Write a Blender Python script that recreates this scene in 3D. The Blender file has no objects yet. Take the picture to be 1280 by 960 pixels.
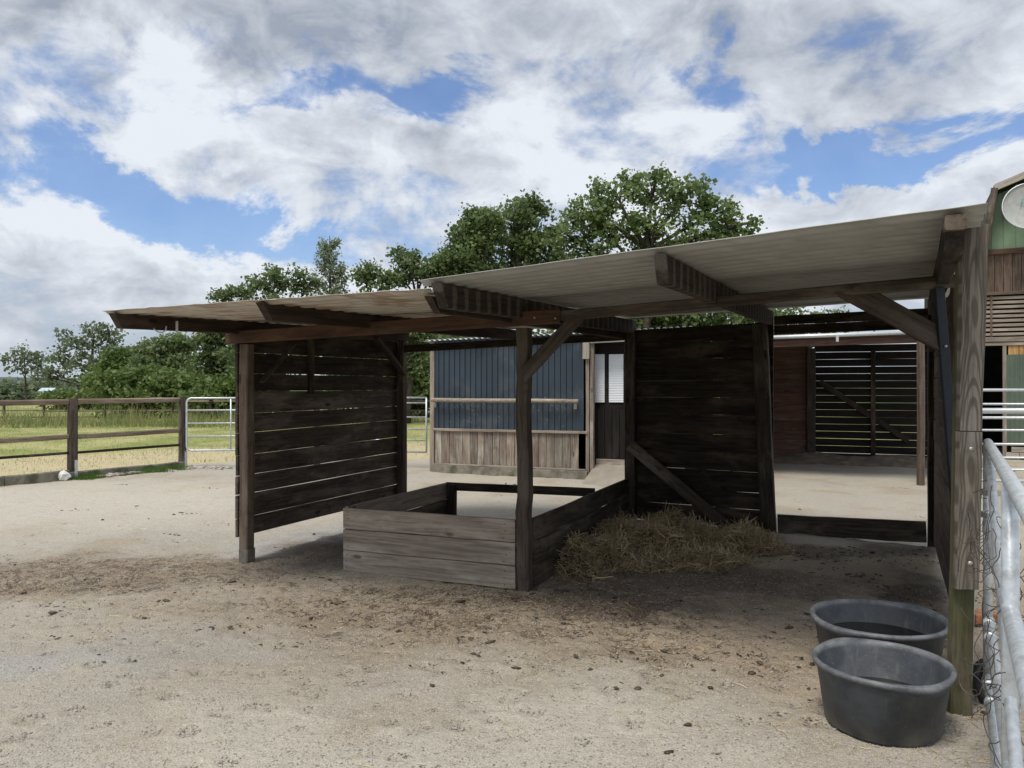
import bpy, bmesh, math, random
import numpy as np
from mathutils import Vector, Matrix

random.seed(7)
rng = np.random.default_rng(7)
SC = bpy.context.scene
COL = SC.collection
R = math.radians

# ------------------------------------------------------------------ camera
H = 1.6
F = 961.0
cam_d = bpy.data.cameras.new('camera')
cam_d.lens = 36.0 * F / 1280.0
cam_d.sensor_width = 36.0
cam_d.clip_start = 0.05
cam_d.clip_end = 5000
cam = bpy.data.objects.new('camera', cam_d)
cam.location = (0, 0, H)
cam.rotation_euler = (R(90), 0, 0)
COL.objects.link(cam)
SC.camera = cam
SC.view_settings.view_transform = 'Standard'
SC.view_settings.look = 'None'
SC.view_settings.exposure = 0.0
SC.view_settings.gamma = 1.0
SC.view_settings.use_curve_mapping = False

SUN_EL, SUN_DX, SUN_DY = R(64), -0.42, -0.62      # where the sun stands: high, behind the camera to the left
SUN_ROT = math.atan2(SUN_DX, SUN_DY)
sd = bpy.data.lights.new('sun', 'SUN')
sd.energy = 3.15
sd.angle = R(20)
sd.color = (1.0, 0.94, 0.85)
sun = bpy.data.objects.new('sun', sd)
hl = math.hypot(SUN_DX, SUN_DY)
sv = Vector((SUN_DX / hl * math.cos(SUN_EL), SUN_DY / hl * math.cos(SUN_EL), math.sin(SUN_EL)))
sun.rotation_euler = sv.to_track_quat('Z', 'Y').to_euler()
COL.objects.link(sun)


# ------------------------------------------------------------------ node helpers
class NT:
    def __init__(s, tree):
        s.t = tree
        s.n = tree.nodes
        s.l = tree.links
        s.n.clear()

    def node(s, typ, **kw):
        n = s.n.new(typ)
        for k, v in kw.items():
            setattr(n, k, v)
        return n

    def put(s, sock, val):
        if val is None:
            return
        if hasattr(val, 'is_output'):
            s.l.new(val, sock)
        else:
            sock.default_value = val

    def math(s, op, a, b=None, c=None, clamp=False):
        n = s.node('ShaderNodeMath', operation=op, use_clamp=clamp)
        s.put(n.inputs[0], a)
        s.put(n.inputs[1], b)
        s.put(n.inputs[2], c)
        return n.outputs[0]

    def vmath(s, op, a, b=None):
        n = s.node('ShaderNodeVectorMath', operation=op)
        s.put(n.inputs[0], a)
        if b is not None:
            if op == 'SCALE':
                s.put(n.inputs['Scale'], b)
            else:
                s.put(n.inputs[1], b)
        return n.outputs['Value'] if op in ('LENGTH', 'DOT_PRODUCT') else n.outputs[0]

    def noise(s, vec, scale, detail=4, rough=0.55, dist=0.0, col=False):
        n = s.node('ShaderNodeTexNoise')
        s.put(n.inputs['Vector'], vec)
        n.inputs['Scale'].default_value = scale
        n.inputs['Detail'].default_value = detail
        n.inputs['Roughness'].default_value = rough
        n.inputs['Distortion'].default_value = dist
        return n.outputs['Color' if col else 'Fac']

    def mapping(s, vec, loc=(0, 0, 0), rot=(0, 0, 0), scale=(1, 1, 1), typ='POINT'):
        n = s.node('ShaderNodeMapping', vector_type=typ)
        s.put(n.inputs['Vector'], vec)
        n.inputs['Location'].default_value = loc
        n.inputs['Rotation'].default_value = rot
        n.inputs['Scale'].default_value = scale
        return n.outputs[0]

    def rng(s, v, a, b, c=0.0, d=1.0, smooth=True):
        n = s.node('ShaderNodeMapRange', interpolation_type='SMOOTHSTEP' if smooth else 'LINEAR')
        s.put(n.inputs['Value'], v)
        for i, x in zip((1, 2, 3, 4), (a, b, c, d)):
            n.inputs[i].default_value = x
        return n.outputs[0]

    def mix(s, f, a, b, blend='MIX'):
        n = s.node('ShaderNodeMix', data_type='RGBA', blend_type=blend)
        s.put(n.inputs[0], f)
        for sock, v in ((n.inputs[6], a), (n.inputs[7], b)):
            if isinstance(v, (tuple, list)) and len(v) == 3:
                v = (*v, 1)
            s.put(sock, v)
        return n.outputs[2]

    def blob(s, vec, cx, cy, rx, ry, ang=0.0, a=1.0, b=0.35):
        """1 inside an ellipse on the ground, 0 outside, soft border"""
        m = s.mapping(vec, (cx, cy, 0), (0, 0, ang), (rx, ry, 1), 'TEXTURE')
        return s.rng(s.vmath('LENGTH', m), a, b)

    def bump(s, h, dist, strength=1.0, normal=None):
        n = s.node('ShaderNodeBump')
        s.put(n.inputs['Height'], h)
        n.inputs['Distance'].default_value = dist
        n.inputs['Strength'].default_value = strength
        if normal is not None:
            s.put(n.inputs['Normal'], normal)
        return n.outputs[0]

    def out(s, color, rough=0.8, normal=None, metal=0.0, spec=0.3, transl=None):
        p = s.node('ShaderNodeBsdfPrincipled')
        if isinstance(color, (tuple, list)) and len(color) == 3:
            color = (*color, 1)
        s.put(p.inputs['Base Color'], color)
        s.put(p.inputs['Roughness'], rough)
        s.put(p.inputs['Metallic'], metal)
        p.inputs['Specular IOR Level'].default_value = spec
        if normal is not None:
            s.put(p.inputs['Normal'], normal)
        o = s.node('ShaderNodeOutputMaterial')
        res = p.outputs[0]
        if transl:
            t = s.node('ShaderNodeBsdfTranslucent')
            s.put(t.inputs['Color'], color)
            m = s.node('ShaderNodeMixShader')
            m.inputs[0].default_value = transl
            s.l.new(res, m.inputs[1])
            s.l.new(t.outputs[0], m.inputs[2])
            res = m.outputs[0]
        s.l.new(res, o.inputs[0])
        return p


def new_mat(name):
    m = bpy.data.materials.new(name)
    m.use_nodes = True
    return m, NT(m.node_tree)


# ------------------------------------------------------------------ sky
def pix_dir(u, v):
    return Vector(((u - 640) / F, 1.0, (480 - v) / F)).normalized()


w = bpy.data.worlds.new('World')
SC.world = w
w.use_nodes = True
t = NT(w.node_tree)
sky = t.node('ShaderNodeTexSky', sky_type='NISHITA')
sky.sun_disc = False
sky.sun_elevation = SUN_EL
sky.sun_rotation = SUN_ROT
sky.altitude = 10
sky.air_density = 1.0
sky.dust_density = 0.6
sky.ozone_density = 1.6
d = t.node('ShaderNodeTexCoord').outputs['Generated']
sep = t.node('ShaderNodeSeparateXYZ')
t.l.new(d, sep.inputs[0])
zz = t.math('ADD', t.math('MAXIMUM', sep.outputs[2], 0.0), 0.22)
comb = t.node('ShaderNodeCombineXYZ')
t.put(comb.inputs[0], t.math('DIVIDE', sep.outputs[0], zz))
t.put(comb.inputs[1], t.math('DIVIDE', sep.outputs[1], zz))
comb.inputs[2].default_value = 3.7
cp = comb.outputs[0]
n1 = t.noise(cp, 1.25, 9, 0.60, 0.35)
n2 = t.noise(t.mapping(cp, (4.2, 1.3, 0)), 3.2, 9, 0.62, 0.5)
nd = t.noise(t.mapping(d, scale=(1, 1, 1.5)), 6.5, 10, 0.62, 0.25)
nb = t.noise(t.mapping(d, (3, 1, 2), scale=(1, 1, 1.35)), 12.0, 8, 0.58, 0.6)
n3 = t.noise(t.mapping(cp, (1.7, 9.3, 0)), 0.9, 6, 0.55, 0.2)
NZ = t.noise(t.mapping(d, scale=(1, 1, 1.6)), 3.6, 8, 0.62, 0.3, col=True)
wob = t.vmath('ADD', d, t.vmath('SCALE', t.vmath('SUBTRACT', NZ, (0.5, 0.5, 0.5)), 0.36))


def sblob(u, v, ru, rv, ang, wgt, soft=0.15):
    """a soft ellipse in the sky (size in radians * 961)"""
    m = t.mapping(wob, pix_dir(u, v), (0, R(ang), 0), (ru / F, 0.9, rv / F), 'TEXTURE')
    return t.math('MULTIPLY', t.rng(t.vmath('LENGTH', m), 1.25, soft), wgt)


def amp(x, k):
    return t.math('MULTIPLY', t.math('SUBTRACT', x, 0.5), k)


cover = t.math('ADD', amp(n1, 0.8), 0.40)
for x in (amp(n2, 0.9), amp(nd, 2.0), amp(nb, 0.9)):
    cover = t.math('ADD', cover, x)
for (u, v, ru, rv, ang, wgt) in [
    (35, 190, 150, 48, 20, -0.66), (215, 258, 180, 38, 20, -0.62), (345, 300, 120, 20, 10, -0.50),
    (75, 85, 100, 26, 0, -0.38), (230, 88, 50, 30, 40, -0.25), (330, 155, 150, 20, 8, -0.40), (440, 148, 95, 26, 0, -0.55), (575, 140, 60, 24, -10, -0.55),
    (905, 75, 60, 50, 55, -0.60), (1010, 185, 130, 36, 8, -0.50), (1200, 178, 170, 32, 6, -0.85), (1075, 195, 90, 26, 0, -0.6),
    (60, 330, 330, 66, 14, 0.60), (480, 215, 280, 55, 0, 0.35), (220, 130, 200, 30, 12, 0.25), (640, 35, 700, 55, 0, 0.40), (1130, 90, 90, 40, 0, 0.25), (1080, 255, 240, 40, -6, 0.3),
]:
    cover = t.math('ADD', cover, sblob(u, v, ru, rv, ang, wgt))
mask = t.rng(cover, -0.26, 0.46)
# cloud brightness: thick parts are grey, thin parts and tops are white
bright = t.math('ADD', amp(n2, 0.9), 0.64)
for x in (amp(nd, 1.8), amp(nb, 1.7), amp(n3, 0.6)):
    bright = t.math('ADD', bright, x)
for (u, v, ru, rv, ang, wgt) in [
    (520, 40, 420, 85, 0, -0.45), (90, 30, 300, 50, 0, -0.25), (470, 205, 230, 36, 0, -0.14), (600, 215, 90, 60, 0, -0.14),
    (60, 425, 260, 30, 0, -0.15), (100, 330, 260, 60, 10, 0.15), (1240, 60, 160, 60, 0, -0.15), (950, 20, 300, 40, 0, -0.12),
    (60, 268, 150, 30, 18, 0.45), (230, 308, 130, 24, 18, 0.40), (250, 135, 220, 46, 10, 0.35), (300, 195, 220, 26, 12, 0.30),
    (760, 150, 130, 150, 0, 0.18), (560, 170, 160, 22, -5, 0.2), (1000, 245, 300, 45, 0, 0.12),
]:
    bright = t.math('ADD', bright, sblob(u, v, ru, rv, ang, wgt))
bright = t.rng(bright, -0.05, 1.0, 0.0, 1.0, smooth=False)
ccol = t.mix(bright, (3.5, 3.95, 4.75), (8.2, 8.65, 9.3))
skyc = t.mix(1.0, sky.outputs[0], (1.05, 1.22, 1.50), 'MULTIPLY')
hz = t.rng(sep.outputs[2], 0.0, 0.22, 1.0, 0.0)
skyc = t.mix(t.math('MULTIPLY', hz, 0.5), skyc, (4.4, 5.2, 6.3))
allc = t.mix(t.math('ADD', t.math('MULTIPLY', mask, 0.9), 0.1), skyc, ccol)
low = t.rng(sep.outputs[2], -0.02, 0.09, 0.55, 0.0)
allc = t.mix(low, allc, (4.4, 5.1, 5.9))
bg = t.node('ShaderNodeBackground')
t.l.new(allc, bg.inputs[0])
bg.inputs[1].default_value = 0.1
wo = t.node('ShaderNodeOutputWorld')
t.l.new(bg.outputs[0], wo.inputs[0])

# ------------------------------------------------------------------ object helpers
MW = {}


def P(u, v, Y):
    return Vector(((u - 640) / F * Y, Y, H + (480 - v) / F * Y))


def place(o, M, parent=None):
    MW[o.name] = M
    if parent is not None:
        o.parent = parent
        o.matrix_parent_inverse = Matrix.Identity(4)
        o.matrix_basis = MW[parent.name].inverted() @ M
    else:
        o.matrix_basis = M
    return o


def tag(o, label=None, cat=None, group=None, kind=None):
    if label:
        o['label'] = label
    if cat:
        o['category'] = cat
    if group:
        o['group'] = group
    if kind:
        o['kind'] = kind
    return o


def thing(name, label, cat, loc=(0, 0, 0), group=None):
    o = bpy.data.objects.new(name, None)
    o.empty_display_size = 0.2
    COL.objects.link(o)
    place(o, Matrix.Translation(Vector(loc)))
    return tag(o, label, cat, group)


def link(name, me, mat, parent=None, M=None):
    o = bpy.data.objects.new(name, me)
    COL.objects.link(o)
    if mat is not None and not me.materials:
        me.materials.append(mat)
    place(o, M if M is not None else Matrix.Identity(4), parent)
    return o


def mesh_py(name, vs, fs, smooth=False):
    me = bpy.data.meshes.new(name)
    me.from_pydata([tuple(v) for v in vs], [], [tuple(f) for f in fs])
    me.update()
    if smooth:
        me.polygons.foreach_set('use_smooth', [True] * len(me.polygons))
    return me


def mesh_np(name, vs, fs, attr=None, smooth=False):
    """vs (n,3) array, fs (m,k) array of faces all with k corners, attr per-face float"""
    me = bpy.data.meshes.new(name)
    vs = np.asarray(vs, dtype=np.float32)
    fs = np.asarray(fs, dtype=np.int32)
    k = fs.shape[1]
    me.vertices.add(len(vs))
    me.vertices.foreach_set('co', vs.ravel())
    me.loops.add(fs.size)
    me.loops.foreach_set('vertex_index', fs.ravel())
    me.polygons.add(len(fs))
    me.polygons.foreach_set('loop_start', np.arange(0, fs.size, k, dtype=np.int32))
    if smooth:
        me.polygons.foreach_set('use_smooth', np.ones(len(fs), dtype=bool))
    if attr is not None:
        a = me.attributes.new('v', 'FLOAT', 'FACE')
        a.data.foreach_set('value', np.asarray(attr, dtype=np.float32))
    me.update(calc_edges=True)
    me.validate()
    return me


def frame(p0, p1, up=(0, 0, 1)):
    x = (Vector(p1) - Vector(p0))
    L = x.length
    x.normalize()
    upv = Vector(up)
    y = upv.cross(x)
    if y.length < 1e-4:
        y = Vector((0, 1, 0)).cross(x)
    y.normalize()
    z = x.cross(y)
    M = Matrix((x, y, z)).transposed().to_4x4()
    M.translation = Vector(p0)
    return M, L


def beam_mesh(name, L, w, h, n=5, ch=0.006, jit=0.003, w1=None, h1=None, cut0=0.0, cut1=0.0, seed=None):
    r = random.Random(seed if seed is not None else random.random())
    w1 = w if w1 is None else w1
    h1 = h if h1 is None else h1
    vs, fs = [], []
    for i in range(n + 1):
        f = i / n
        x = L * f
        ww, hh = w + (w1 - w) * f, h + (h1 - h) * f
        oy, ozt, ozb = r.uniform(-jit, jit), r.uniform(-jit, jit), r.uniform(-jit, jit)
        zt, zb = hh / 2 + ozt, -hh / 2 + ozb
        a, b = -ww / 2 + oy, ww / 2 + oy
        prof = [(a + ch, zb), (b - ch, zb), (b, zb + ch), (b, zt - ch), (b - ch, zt), (a + ch, zt), (a, zt - ch), (a, zb + ch)]
        for (y, z) in prof:
            k = 0.5 - z / hh
            dx = cut0 * k if i == 0 else (-cut1 * k if i == n else 0)
            vs.append((x + dx, y, z))
    for i in range(n):
        for j in range(8):
            a = i * 8 + j
            b = i * 8 + (j + 1) % 8
            fs.append((a, b, b + 8, a + 8))
    fs.append(tuple(reversed(range(8))))
    fs.append(tuple(range(n * 8, n * 8 + 8)))
    me = mesh_py(name, vs, [tuple(reversed(f)) for f in fs])
    return me


def beam(name, p0, p1, w, h, mat, parent=None, up=(0, 0, 1), **kw):
    M, L = frame(p0, p1, up)
    return link(name, beam_mesh(name, L, w, h, **kw), mat, parent, M)


def tube_vf(pts, rad, seg=8, cap=True):
    """arrays for a tube along pts"""
    vs, fs = [], []
    n = len(pts)
    pts = [Vector(p) for p in pts]
    prev = None
    for i, p in enumerate(pts):
        dd = (pts[min(i + 1, n - 1)] - pts[max(i - 1, 0)])
        if dd.length < 1e-9:
            dd = Vector((0, 0, 1))
        dd.normalize()
        a = prev if prev is not None else Vector((0.31, 0.17, 0.93))
        b = dd.cross(a)
        if b.length < 1e-3:
            b = dd.cross(Vector((1, 0, 0)))
        b.normalize()
        c = b.cross(dd).normalized()
        prev = c
        rr = rad[i] if isinstance(rad, (list, tuple)) else rad
        for k in range(seg):
            an = 2 * math.pi * k / seg
            vs.append(p + (b * math.cos(an) + c * math.sin(an)) * rr)
    for i in range(n - 1):
        for k in range(seg):
            a = i * seg + k
            b = i * seg + (k + 1) % seg
            fs.append((a, b, b + seg, a + seg))
    if cap:
        fs.append(tuple(reversed(range(seg))))
        fs.append(tuple(range((n - 1) * seg, n * seg)))
    return vs, fs


def join_vf(parts):
    V, Fc = [], []
    for vs, fs in parts:
        o = len(V)
        V += list(vs)
        Fc += [tuple(i + o for i in f) for f in fs]
    return V, Fc


def tube(name, pts, rad, mat, parent=None, seg=10, origin=None):
    org = Vector(origin) if origin is not None else Vector(pts[0])
    vs, fs = tube_vf([Vector(p) - org for p in pts], rad, seg)
    me = mesh_py(name, vs, fs, smooth=True)
    return link(name, me, mat, parent, Matrix.Translation(org))


def box_vf(c, s, M=None):
    c = Vector(c)
    vs = []
    for x in (-1, 1):
        for y in (-1, 1):
            for z in (-1, 1):
                p = Vector((x * s[0] / 2, y * s[1] / 2, z * s[2] / 2))
                vs.append((M @ p if M is not None else p) + c)
    fs = [(0, 1, 3, 2), (4, 6, 7, 5), (0, 4, 5, 1), (2, 3, 7, 6), (0, 2, 6, 4), (1, 5, 7, 3)]
    return vs, fs


def np_noise2(x, y, seed=0):
    """smooth value noise on arrays"""
    def h(ix, iy):
        n = (ix * 374761393 + iy * 668265263 + seed * 974634777) & 0xFFFFFFFF
        n = ((n ^ (n >> 13)) * 1274126177) & 0xFFFFFFFF
        n = n ^ (n >> 16)
        return (n & 0xFFFF) / 65535.0
    ix = np.floor(x).astype(np.int64)
    iy = np.floor(y).astype(np.int64)
    fx, fy = x - ix, y - iy
    fx = fx * fx * (3 - 2 * fx)
    fy = fy * fy * (3 - 2 * fy)
    a, b, c, e = h(ix, iy), h(ix + 1, iy), h(ix, iy + 1), h(ix + 1, iy + 1)
    return (a + (b - a) * fx) * (1 - fy) + (c + (e - c) * fx) * fy


def fbm2(x, y, o=4, seed=0):
    s, a, t_ = 0, 1, 0
    for i in range(o):
        s = s + a * np_noise2(x * 2 ** i, y * 2 ** i, seed + i)
        t_ += a
        a *= 0.5
    return s / t_


# ------------------------------------------------------------------ materials
def wood(name, dark, mid, light, grain=1.0, stain=0.5, rough=0.8, figure=False, green=0.0, red=0.0, sun_stripes=False, value=0.35, bump=0.004):
    m, t = new_mat(name)
    oi = t.node('ShaderNodeObjectInfo')
    tc = t.node('ShaderNodeTexCoord').outputs['Object']
    off = t.vmath('SCALE', (17.3, 9.1, 5.7), oi.outputs['Random'])
    v = t.vmath('ADD', tc, off)
    warp = t.vmath('SCALE', t.vmath('SUBTRACT', t.noise(t.mapping(v, scale=(1.4, 5, 5)), 1.0, 3, col=True), (0.5, 0.5, 0.5)), 0.05)
    vw = t.vmath('ADD', v, warp)
    g = t.noise(t.mapping(vw, scale=(0.9, 20, 20)), 2.2 * grain, 6, 0.6, 0.4)
    f = t.noise(t.mapping(vw, scale=(2.2, 130, 130)), 1.2 * grain, 3, 0.6)
    b = t.noise(t.mapping(v, scale=(0.55, 2.2, 2.2)), 2.6, 6, 0.65, 0.3)
    b2 = t.noise(v, 9.0, 4, 0.65)
    c = t.mix(t.rng(g, 0.34, 0.62), dark, mid)
    c = t.mix(t.rng(b, 0.45, 0.72), c, light)
    if figure:
        # flat-sawn figure: nested long arches around a few hearts along the board
        sp3 = t.node('ShaderNodeSeparateXYZ')
        t.put(sp3.inputs[0], tc)
        yy2 = t.math('MULTIPLY', t.math('ADD', sp3.outputs[1], t.math('MULTIPLY', t.math('SUBTRACT', t.noise(t.mapping(tc, scale=(2.2, 9, 0)), 1.0, 3), 0.5), 0.03)), 1.0)
        par = t.math('MULTIPLY', t.math('MULTIPLY', yy2, yy2), 62.0)
        lowf = t.noise(t.mapping(tc, (3.1, 0, 0), scale=(1.3, 1, 0)), 1.0, 2)
        ph = t.math('ADD', t.math('MULTIPLY', sp3.outputs[0], 0.26), par)
        ph = t.math('ADD', ph, t.math('MULTIPLY', lowf, 0.55))
        wv = t.math('SINE', t.math('MULTIPLY', ph, 92.0))
        c = t.mix(t.math('MULTIPLY', t.rng(wv, -0.2, 0.9), 0.75), c, tuple(x * 0.9 for x in dark))
    c = t.mix(t.math('MULTIPLY', t.rng(f, 0.52, 0.75), 0.55), c, dark)
    c = t.mix(t.math('MULTIPLY', t.rng(b2, 0.55, 0.75), stain), c, tuple(x * 0.55 for x in dark))
    # knots
    vo = t.node('ShaderNodeTexVoronoi')
    t.put(vo.inputs['Vector'], t.mapping(vw, scale=(1.6, 4.5, 4.5)))
    vo.inputs['Scale'].default_value = 1.0
    c = t.mix(t.rng(vo.outputs['Distance'], 0.10, 0.05, 0, 0.8), c, tuple(x * 0.45 for x in dark))
    if green:
        c = t.mix(t.math('MULTIPLY', t.rng(t.noise(v, 4, 4), 0.42, 0.62), green), c, (0.075, 0.085, 0.035))
    if red:
        c = t.mix(t.math('MULTIPLY', t.rng(t.noise(t.mapping(v, scale=(1, 3, 3)), 2.5, 4), 0.42, 0.62), red), c, (0.14, 0.06, 0.035))
    if sun_stripes:  # sunlight falling between the roof ribs, painted as paler bands on the wood
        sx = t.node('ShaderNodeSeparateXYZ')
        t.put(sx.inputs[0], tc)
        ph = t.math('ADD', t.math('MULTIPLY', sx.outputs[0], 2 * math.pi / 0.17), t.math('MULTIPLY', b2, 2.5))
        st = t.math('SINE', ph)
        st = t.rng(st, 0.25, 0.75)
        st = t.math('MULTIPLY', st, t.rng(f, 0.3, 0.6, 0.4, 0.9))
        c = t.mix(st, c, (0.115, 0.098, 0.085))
    val = t.math('ADD', t.math('MULTIPLY', oi.outputs['Random'], value), 1.0 - value / 2)
    c = t.mix(1.0, c, t.mix(val, (0, 0, 0), (1, 1, 1)), 'MULTIPLY') if False else t.vmath('SCALE', c, val)
    hgt = t.math('ADD', t.math('MULTIPLY', g, 0.6), t.math('MULTIPLY', f, 0.5))
    t.out(c, rough, t.bump(hgt, bump, 0.9), spec=0.25)
    return m


M_tar = wood('tarred_wood', (0.016, 0.012, 0.010), (0.042, 0.031, 0.023), (0.125, 0.092, 0.068), stain=0.7)
M_tar2 = wood('tarred_wood_grey', (0.038, 0.029, 0.022), (0.088, 0.070, 0.055), (0.20, 0.168, 0.138), stain=0.7)
M_tarB = wood('black_tarred_wood', (0.008, 0.007, 0.0065), (0.016, 0.013, 0.011), (0.032, 0.026, 0.022), stain=0.5)
M_grey = wood('weathered_grey_wood', (0.185, 0.150, 0.118), (0.315, 0.265, 0.215), (0.42, 0.365, 0.305), stain=0.35, value=0.25)
M_beam = wood('reddish_beam', (0.050, 0.031, 0.022), (0.105, 0.062, 0.040), (0.17, 0.105, 0.07), stain=0.5, red=0.35)
M_rafter = wood('rafter_wood', (0.022, 0.015, 0.012), (0.052, 0.033, 0.025), (0.09, 0.062, 0.05), stain=0.4, sun_stripes=False)
M_rafter_sun = wood('rafter_wood_sun_striped', (0.018, 0.013, 0.011), (0.042, 0.030, 0.025), (0.075, 0.055, 0.045), stain=0.4, sun_stripes=True)
M_post = wood('brown_post', (0.040, 0.029, 0.023), (0.080, 0.060, 0.048), (0.13, 0.105, 0.088), stain=0.5)
M_postA = wood('brown_corner_post', (0.075, 0.053, 0.040), (0.145, 0.108, 0.083), (0.20, 0.165, 0.13), stain=0.5)
M_postC = wood('grained_post', (0.080, 0.068, 0.056), (0.215, 0.188, 0.157), (0.28, 0.25, 0.212), stain=0.2, figure=True, value=0.1, grain=0.7)
M_postG = wood('mossy_post', (0.035, 0.030, 0.018), (0.085, 0.075, 0.042), (0.13, 0.115, 0.075), stain=0.7, green=0.45)
M_pale = wood('pale_wood', (0.26, 0.23, 0.19), (0.42, 0.38, 0.32), (0.52, 0.48, 0.42), stain=0.3, value=0.2)
M_shedwood = wood('shed_board_wood', (0.13, 0.11, 0.09), (0.29, 0.255, 0.21), (0.42, 0.385, 0.33), stain=0.5, red=0.3, value=0.6)
M_newwood = wood('fresh_orange_wood', (0.33, 0.17, 0.06), (0.50, 0.29, 0.11), (0.58, 0.37, 0.17), stain=0.2, value=0.2)
M_brown = wood('brown_red_boards', (0.055, 0.033, 0.026), (0.13, 0.078, 0.06), (0.17, 0.12, 0.095), stain=0.4, red=0.5, value=0.4)
M_fence = wood('fence_rail_wood', (0.12, 0.090, 0.065), (0.24, 0.185, 0.135), (0.34, 0.28, 0.22), stain=0.4)
M_gable = wood('gable_wood', (0.09, 0.065, 0.048), (0.185, 0.135, 0.10), (0.26, 0.20, 0.15), stain=0.4, value=0.4, red=0.2)


def plain(name, col, rough=0.6, metal=0.0, var=0.25, scale=8.0, dirt=None, spec=0.4, bump=0.0, bscale=40):
    m, t = new_mat(name)
    tc = t.node('ShaderNodeTexCoord').outputs['Object']
    n = t.noise(tc, scale, 5, 0.6)
    c = t.mix(t.rng(n, 0.3, 0.7), tuple(x * (1 - var) for x in col), tuple(min(1, x * (1 + var)) for x in col))
    if dirt:
        c = t.mix(t.rng(t.noise(tc, scale * 0.6, 6, 0.65), 0.50, 0.68, 0, dirt[1]), c, dirt[0])
    nrm = t.bump(t.noise(tc, bscale, 4), bump) if bump else None
    t.out(c, rough, nrm, metal, spec)
    return m


M_galv = plain('galvanised_steel', (0.60, 0.64, 0.66), 0.42, 0.45, 0.16, 30, ((0.35, 0.34, 0.32), 0.5), bump=0.0006, bscale=90)
M_galvw = plain('pale_steel', (0.62, 0.65, 0.67), 0.45, 0.5, 0.1, 30)
M_wire = plain('rusty_dark_wire', (0.10, 0.085, 0.075), 0.6, 0.6, 0.3, 20)
M_black = plain('black_plastic', (0.020, 0.022, 0.026), 0.5, 0, 0.3, 12, ((0.10, 0.10, 0.10), 0.5))
M_navy = plain('dark_navy_strip', (0.012, 0.016, 0.028), 0.55, 0, 0.3, 9)
M_bolt = plain('steel_bolt', (0.45, 0.43, 0.40), 0.45, 0.6, 0.2, 60)
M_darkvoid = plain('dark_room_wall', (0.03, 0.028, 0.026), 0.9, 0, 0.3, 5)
M_conc = plain('concrete', (0.30, 0.29, 0.26), 0.9, 0, 0.25, 9, ((0.12, 0.12, 0.08), 0.6), bump=0.004, bscale=50)
M_kerb = plain('mossy_kerb', (0.20, 0.185, 0.15), 0.95, 0, 0.35, 6, ((0.075, 0.085, 0.04), 0.8), bump=0.006, bscale=40)
M_ramp = plain('worn_concrete_ramp', (0.27, 0.245, 0.20), 0.9, 0, 0.12, 3, ((0.20, 0.175, 0.14), 0.5), bump=0.003)
M_foot = plain('stained_concrete_foot', (0.16, 0.145, 0.125), 0.9, 0, 0.3, 12, ((0.06, 0.055, 0.045), 0.7), bump=0.003)
M_bark = plain('tree_bark', (0.075, 0.062, 0.05), 0.95, 0, 0.35, 5, bump=0.01, bscale=30)
M_brick = plain('red_brick', (0.35, 0.16, 0.08), 0.9, 0, 0.3, 20, bump=0.002)
M_white = plain('white_lump', (0.75, 0.74, 0.72), 0.7, 0, 0.15, 20, ((0.4, 0.36, 0.3), 0.6))
M_water = plain('dark_water', (0.010, 0.011, 0.010), 0.06, 0, 0.2, 4, spec=0.5)
M_blue = plain('bluegrey_sheet', (0.032, 0.049, 0.067), 0.45, 0.0, 0.12, 2.2, ((0.15, 0.16, 0.17), 0.30), spec=0.5)
M_green = plain('green_sheet', (0.25, 0.36, 0.235), 0.6, 0.0, 0.08, 2.5, ((0.18, 0.25, 0.17), 0.5))
M_greendk = plain('dark_green_sheet', (0.105, 0.14, 0.105), 0.6, 0.0, 0.15, 2.5)


def mat_tub():
    m, t = new_mat('tub_rubber')
    tc = t.node('ShaderNodeTexCoord').outputs['Object']
    n = t.noise(tc, 7, 6, 0.65)
    sp = t.noise(tc, 55, 3, 0.7)
    c = t.mix(t.rng(n, 0.35, 0.7), (0.040, 0.046, 0.055), (0.075, 0.083, 0.094))
    c = t.mix(t.rng(t.noise(t.mapping(tc, scale=(6, 6, 1)), 4, 4), 0.55, 0.75, 0, 0.35), c, (0.16, 0.16, 0.16))
    c = t.mix(t.rng(sp, 0.66, 0.74, 0, 0.6), c, (0.24, 0.24, 0.23))
    geo = t.node('ShaderNodeSeparateXYZ')
    t.put(geo.inputs[0], tc)
    rimm = t.math('MULTIPLY', t.rng(geo.outputs[2], 0.272, 0.292), t.rng(t.noise(tc, 9, 7, 0.7), 0.25, 0.75))  # blotchy paler tone towards the rim
    c = t.mix(t.math('MULTIPLY', rimm, 0.6), c, (0.30, 0.31, 0.32))
    lowd = t.math('MULTIPLY', t.rng(geo.outputs[2], 0.12, 0.0), t.rng(t.noise(tc, 9, 5), 0.35, 0.65))
    c = t.mix(t.math('MULTIPLY', lowd, 0.6), c, (0.20, 0.185, 0.15))
    t.out(c, 0.55, t.bump(t.noise(tc, 60, 4), 0.0015), spec=0.4)
    return m


M_tub = mat_tub()


def mat_roof(name, base, stainc, amt):
    m, t = new_mat(name)
    tc = t.node('ShaderNodeTexCoord').outputs['Object']
    n = t.noise(t.mapping(tc, scale=(0.6, 6, 1)), 1.6, 6, 0.6, 0.4)
    n2 = t.noise(t.mapping(tc, scale=(0.35, 9, 1)), 2.0, 5, 0.6)
    c = t.mix(t.rng(t.noise(t.mapping(tc, scale=(0.2, 4, 1)), 3, 4), 0.3, 0.7), tuple(x * 0.85 for x in base), base)
    c = t.mix(t.math('MULTIPLY', t.rng(n, 0.45, 0.62), amt), c, stainc)
    c = t.mix(t.math('MULTIPLY', t.rng(n2, 0.52, 0.68), amt * 0.7), c, tuple(x * 0.5 for x in stainc))
    t.out(c, 0.55, None, 0.15, 0.4)
    return m


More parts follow.
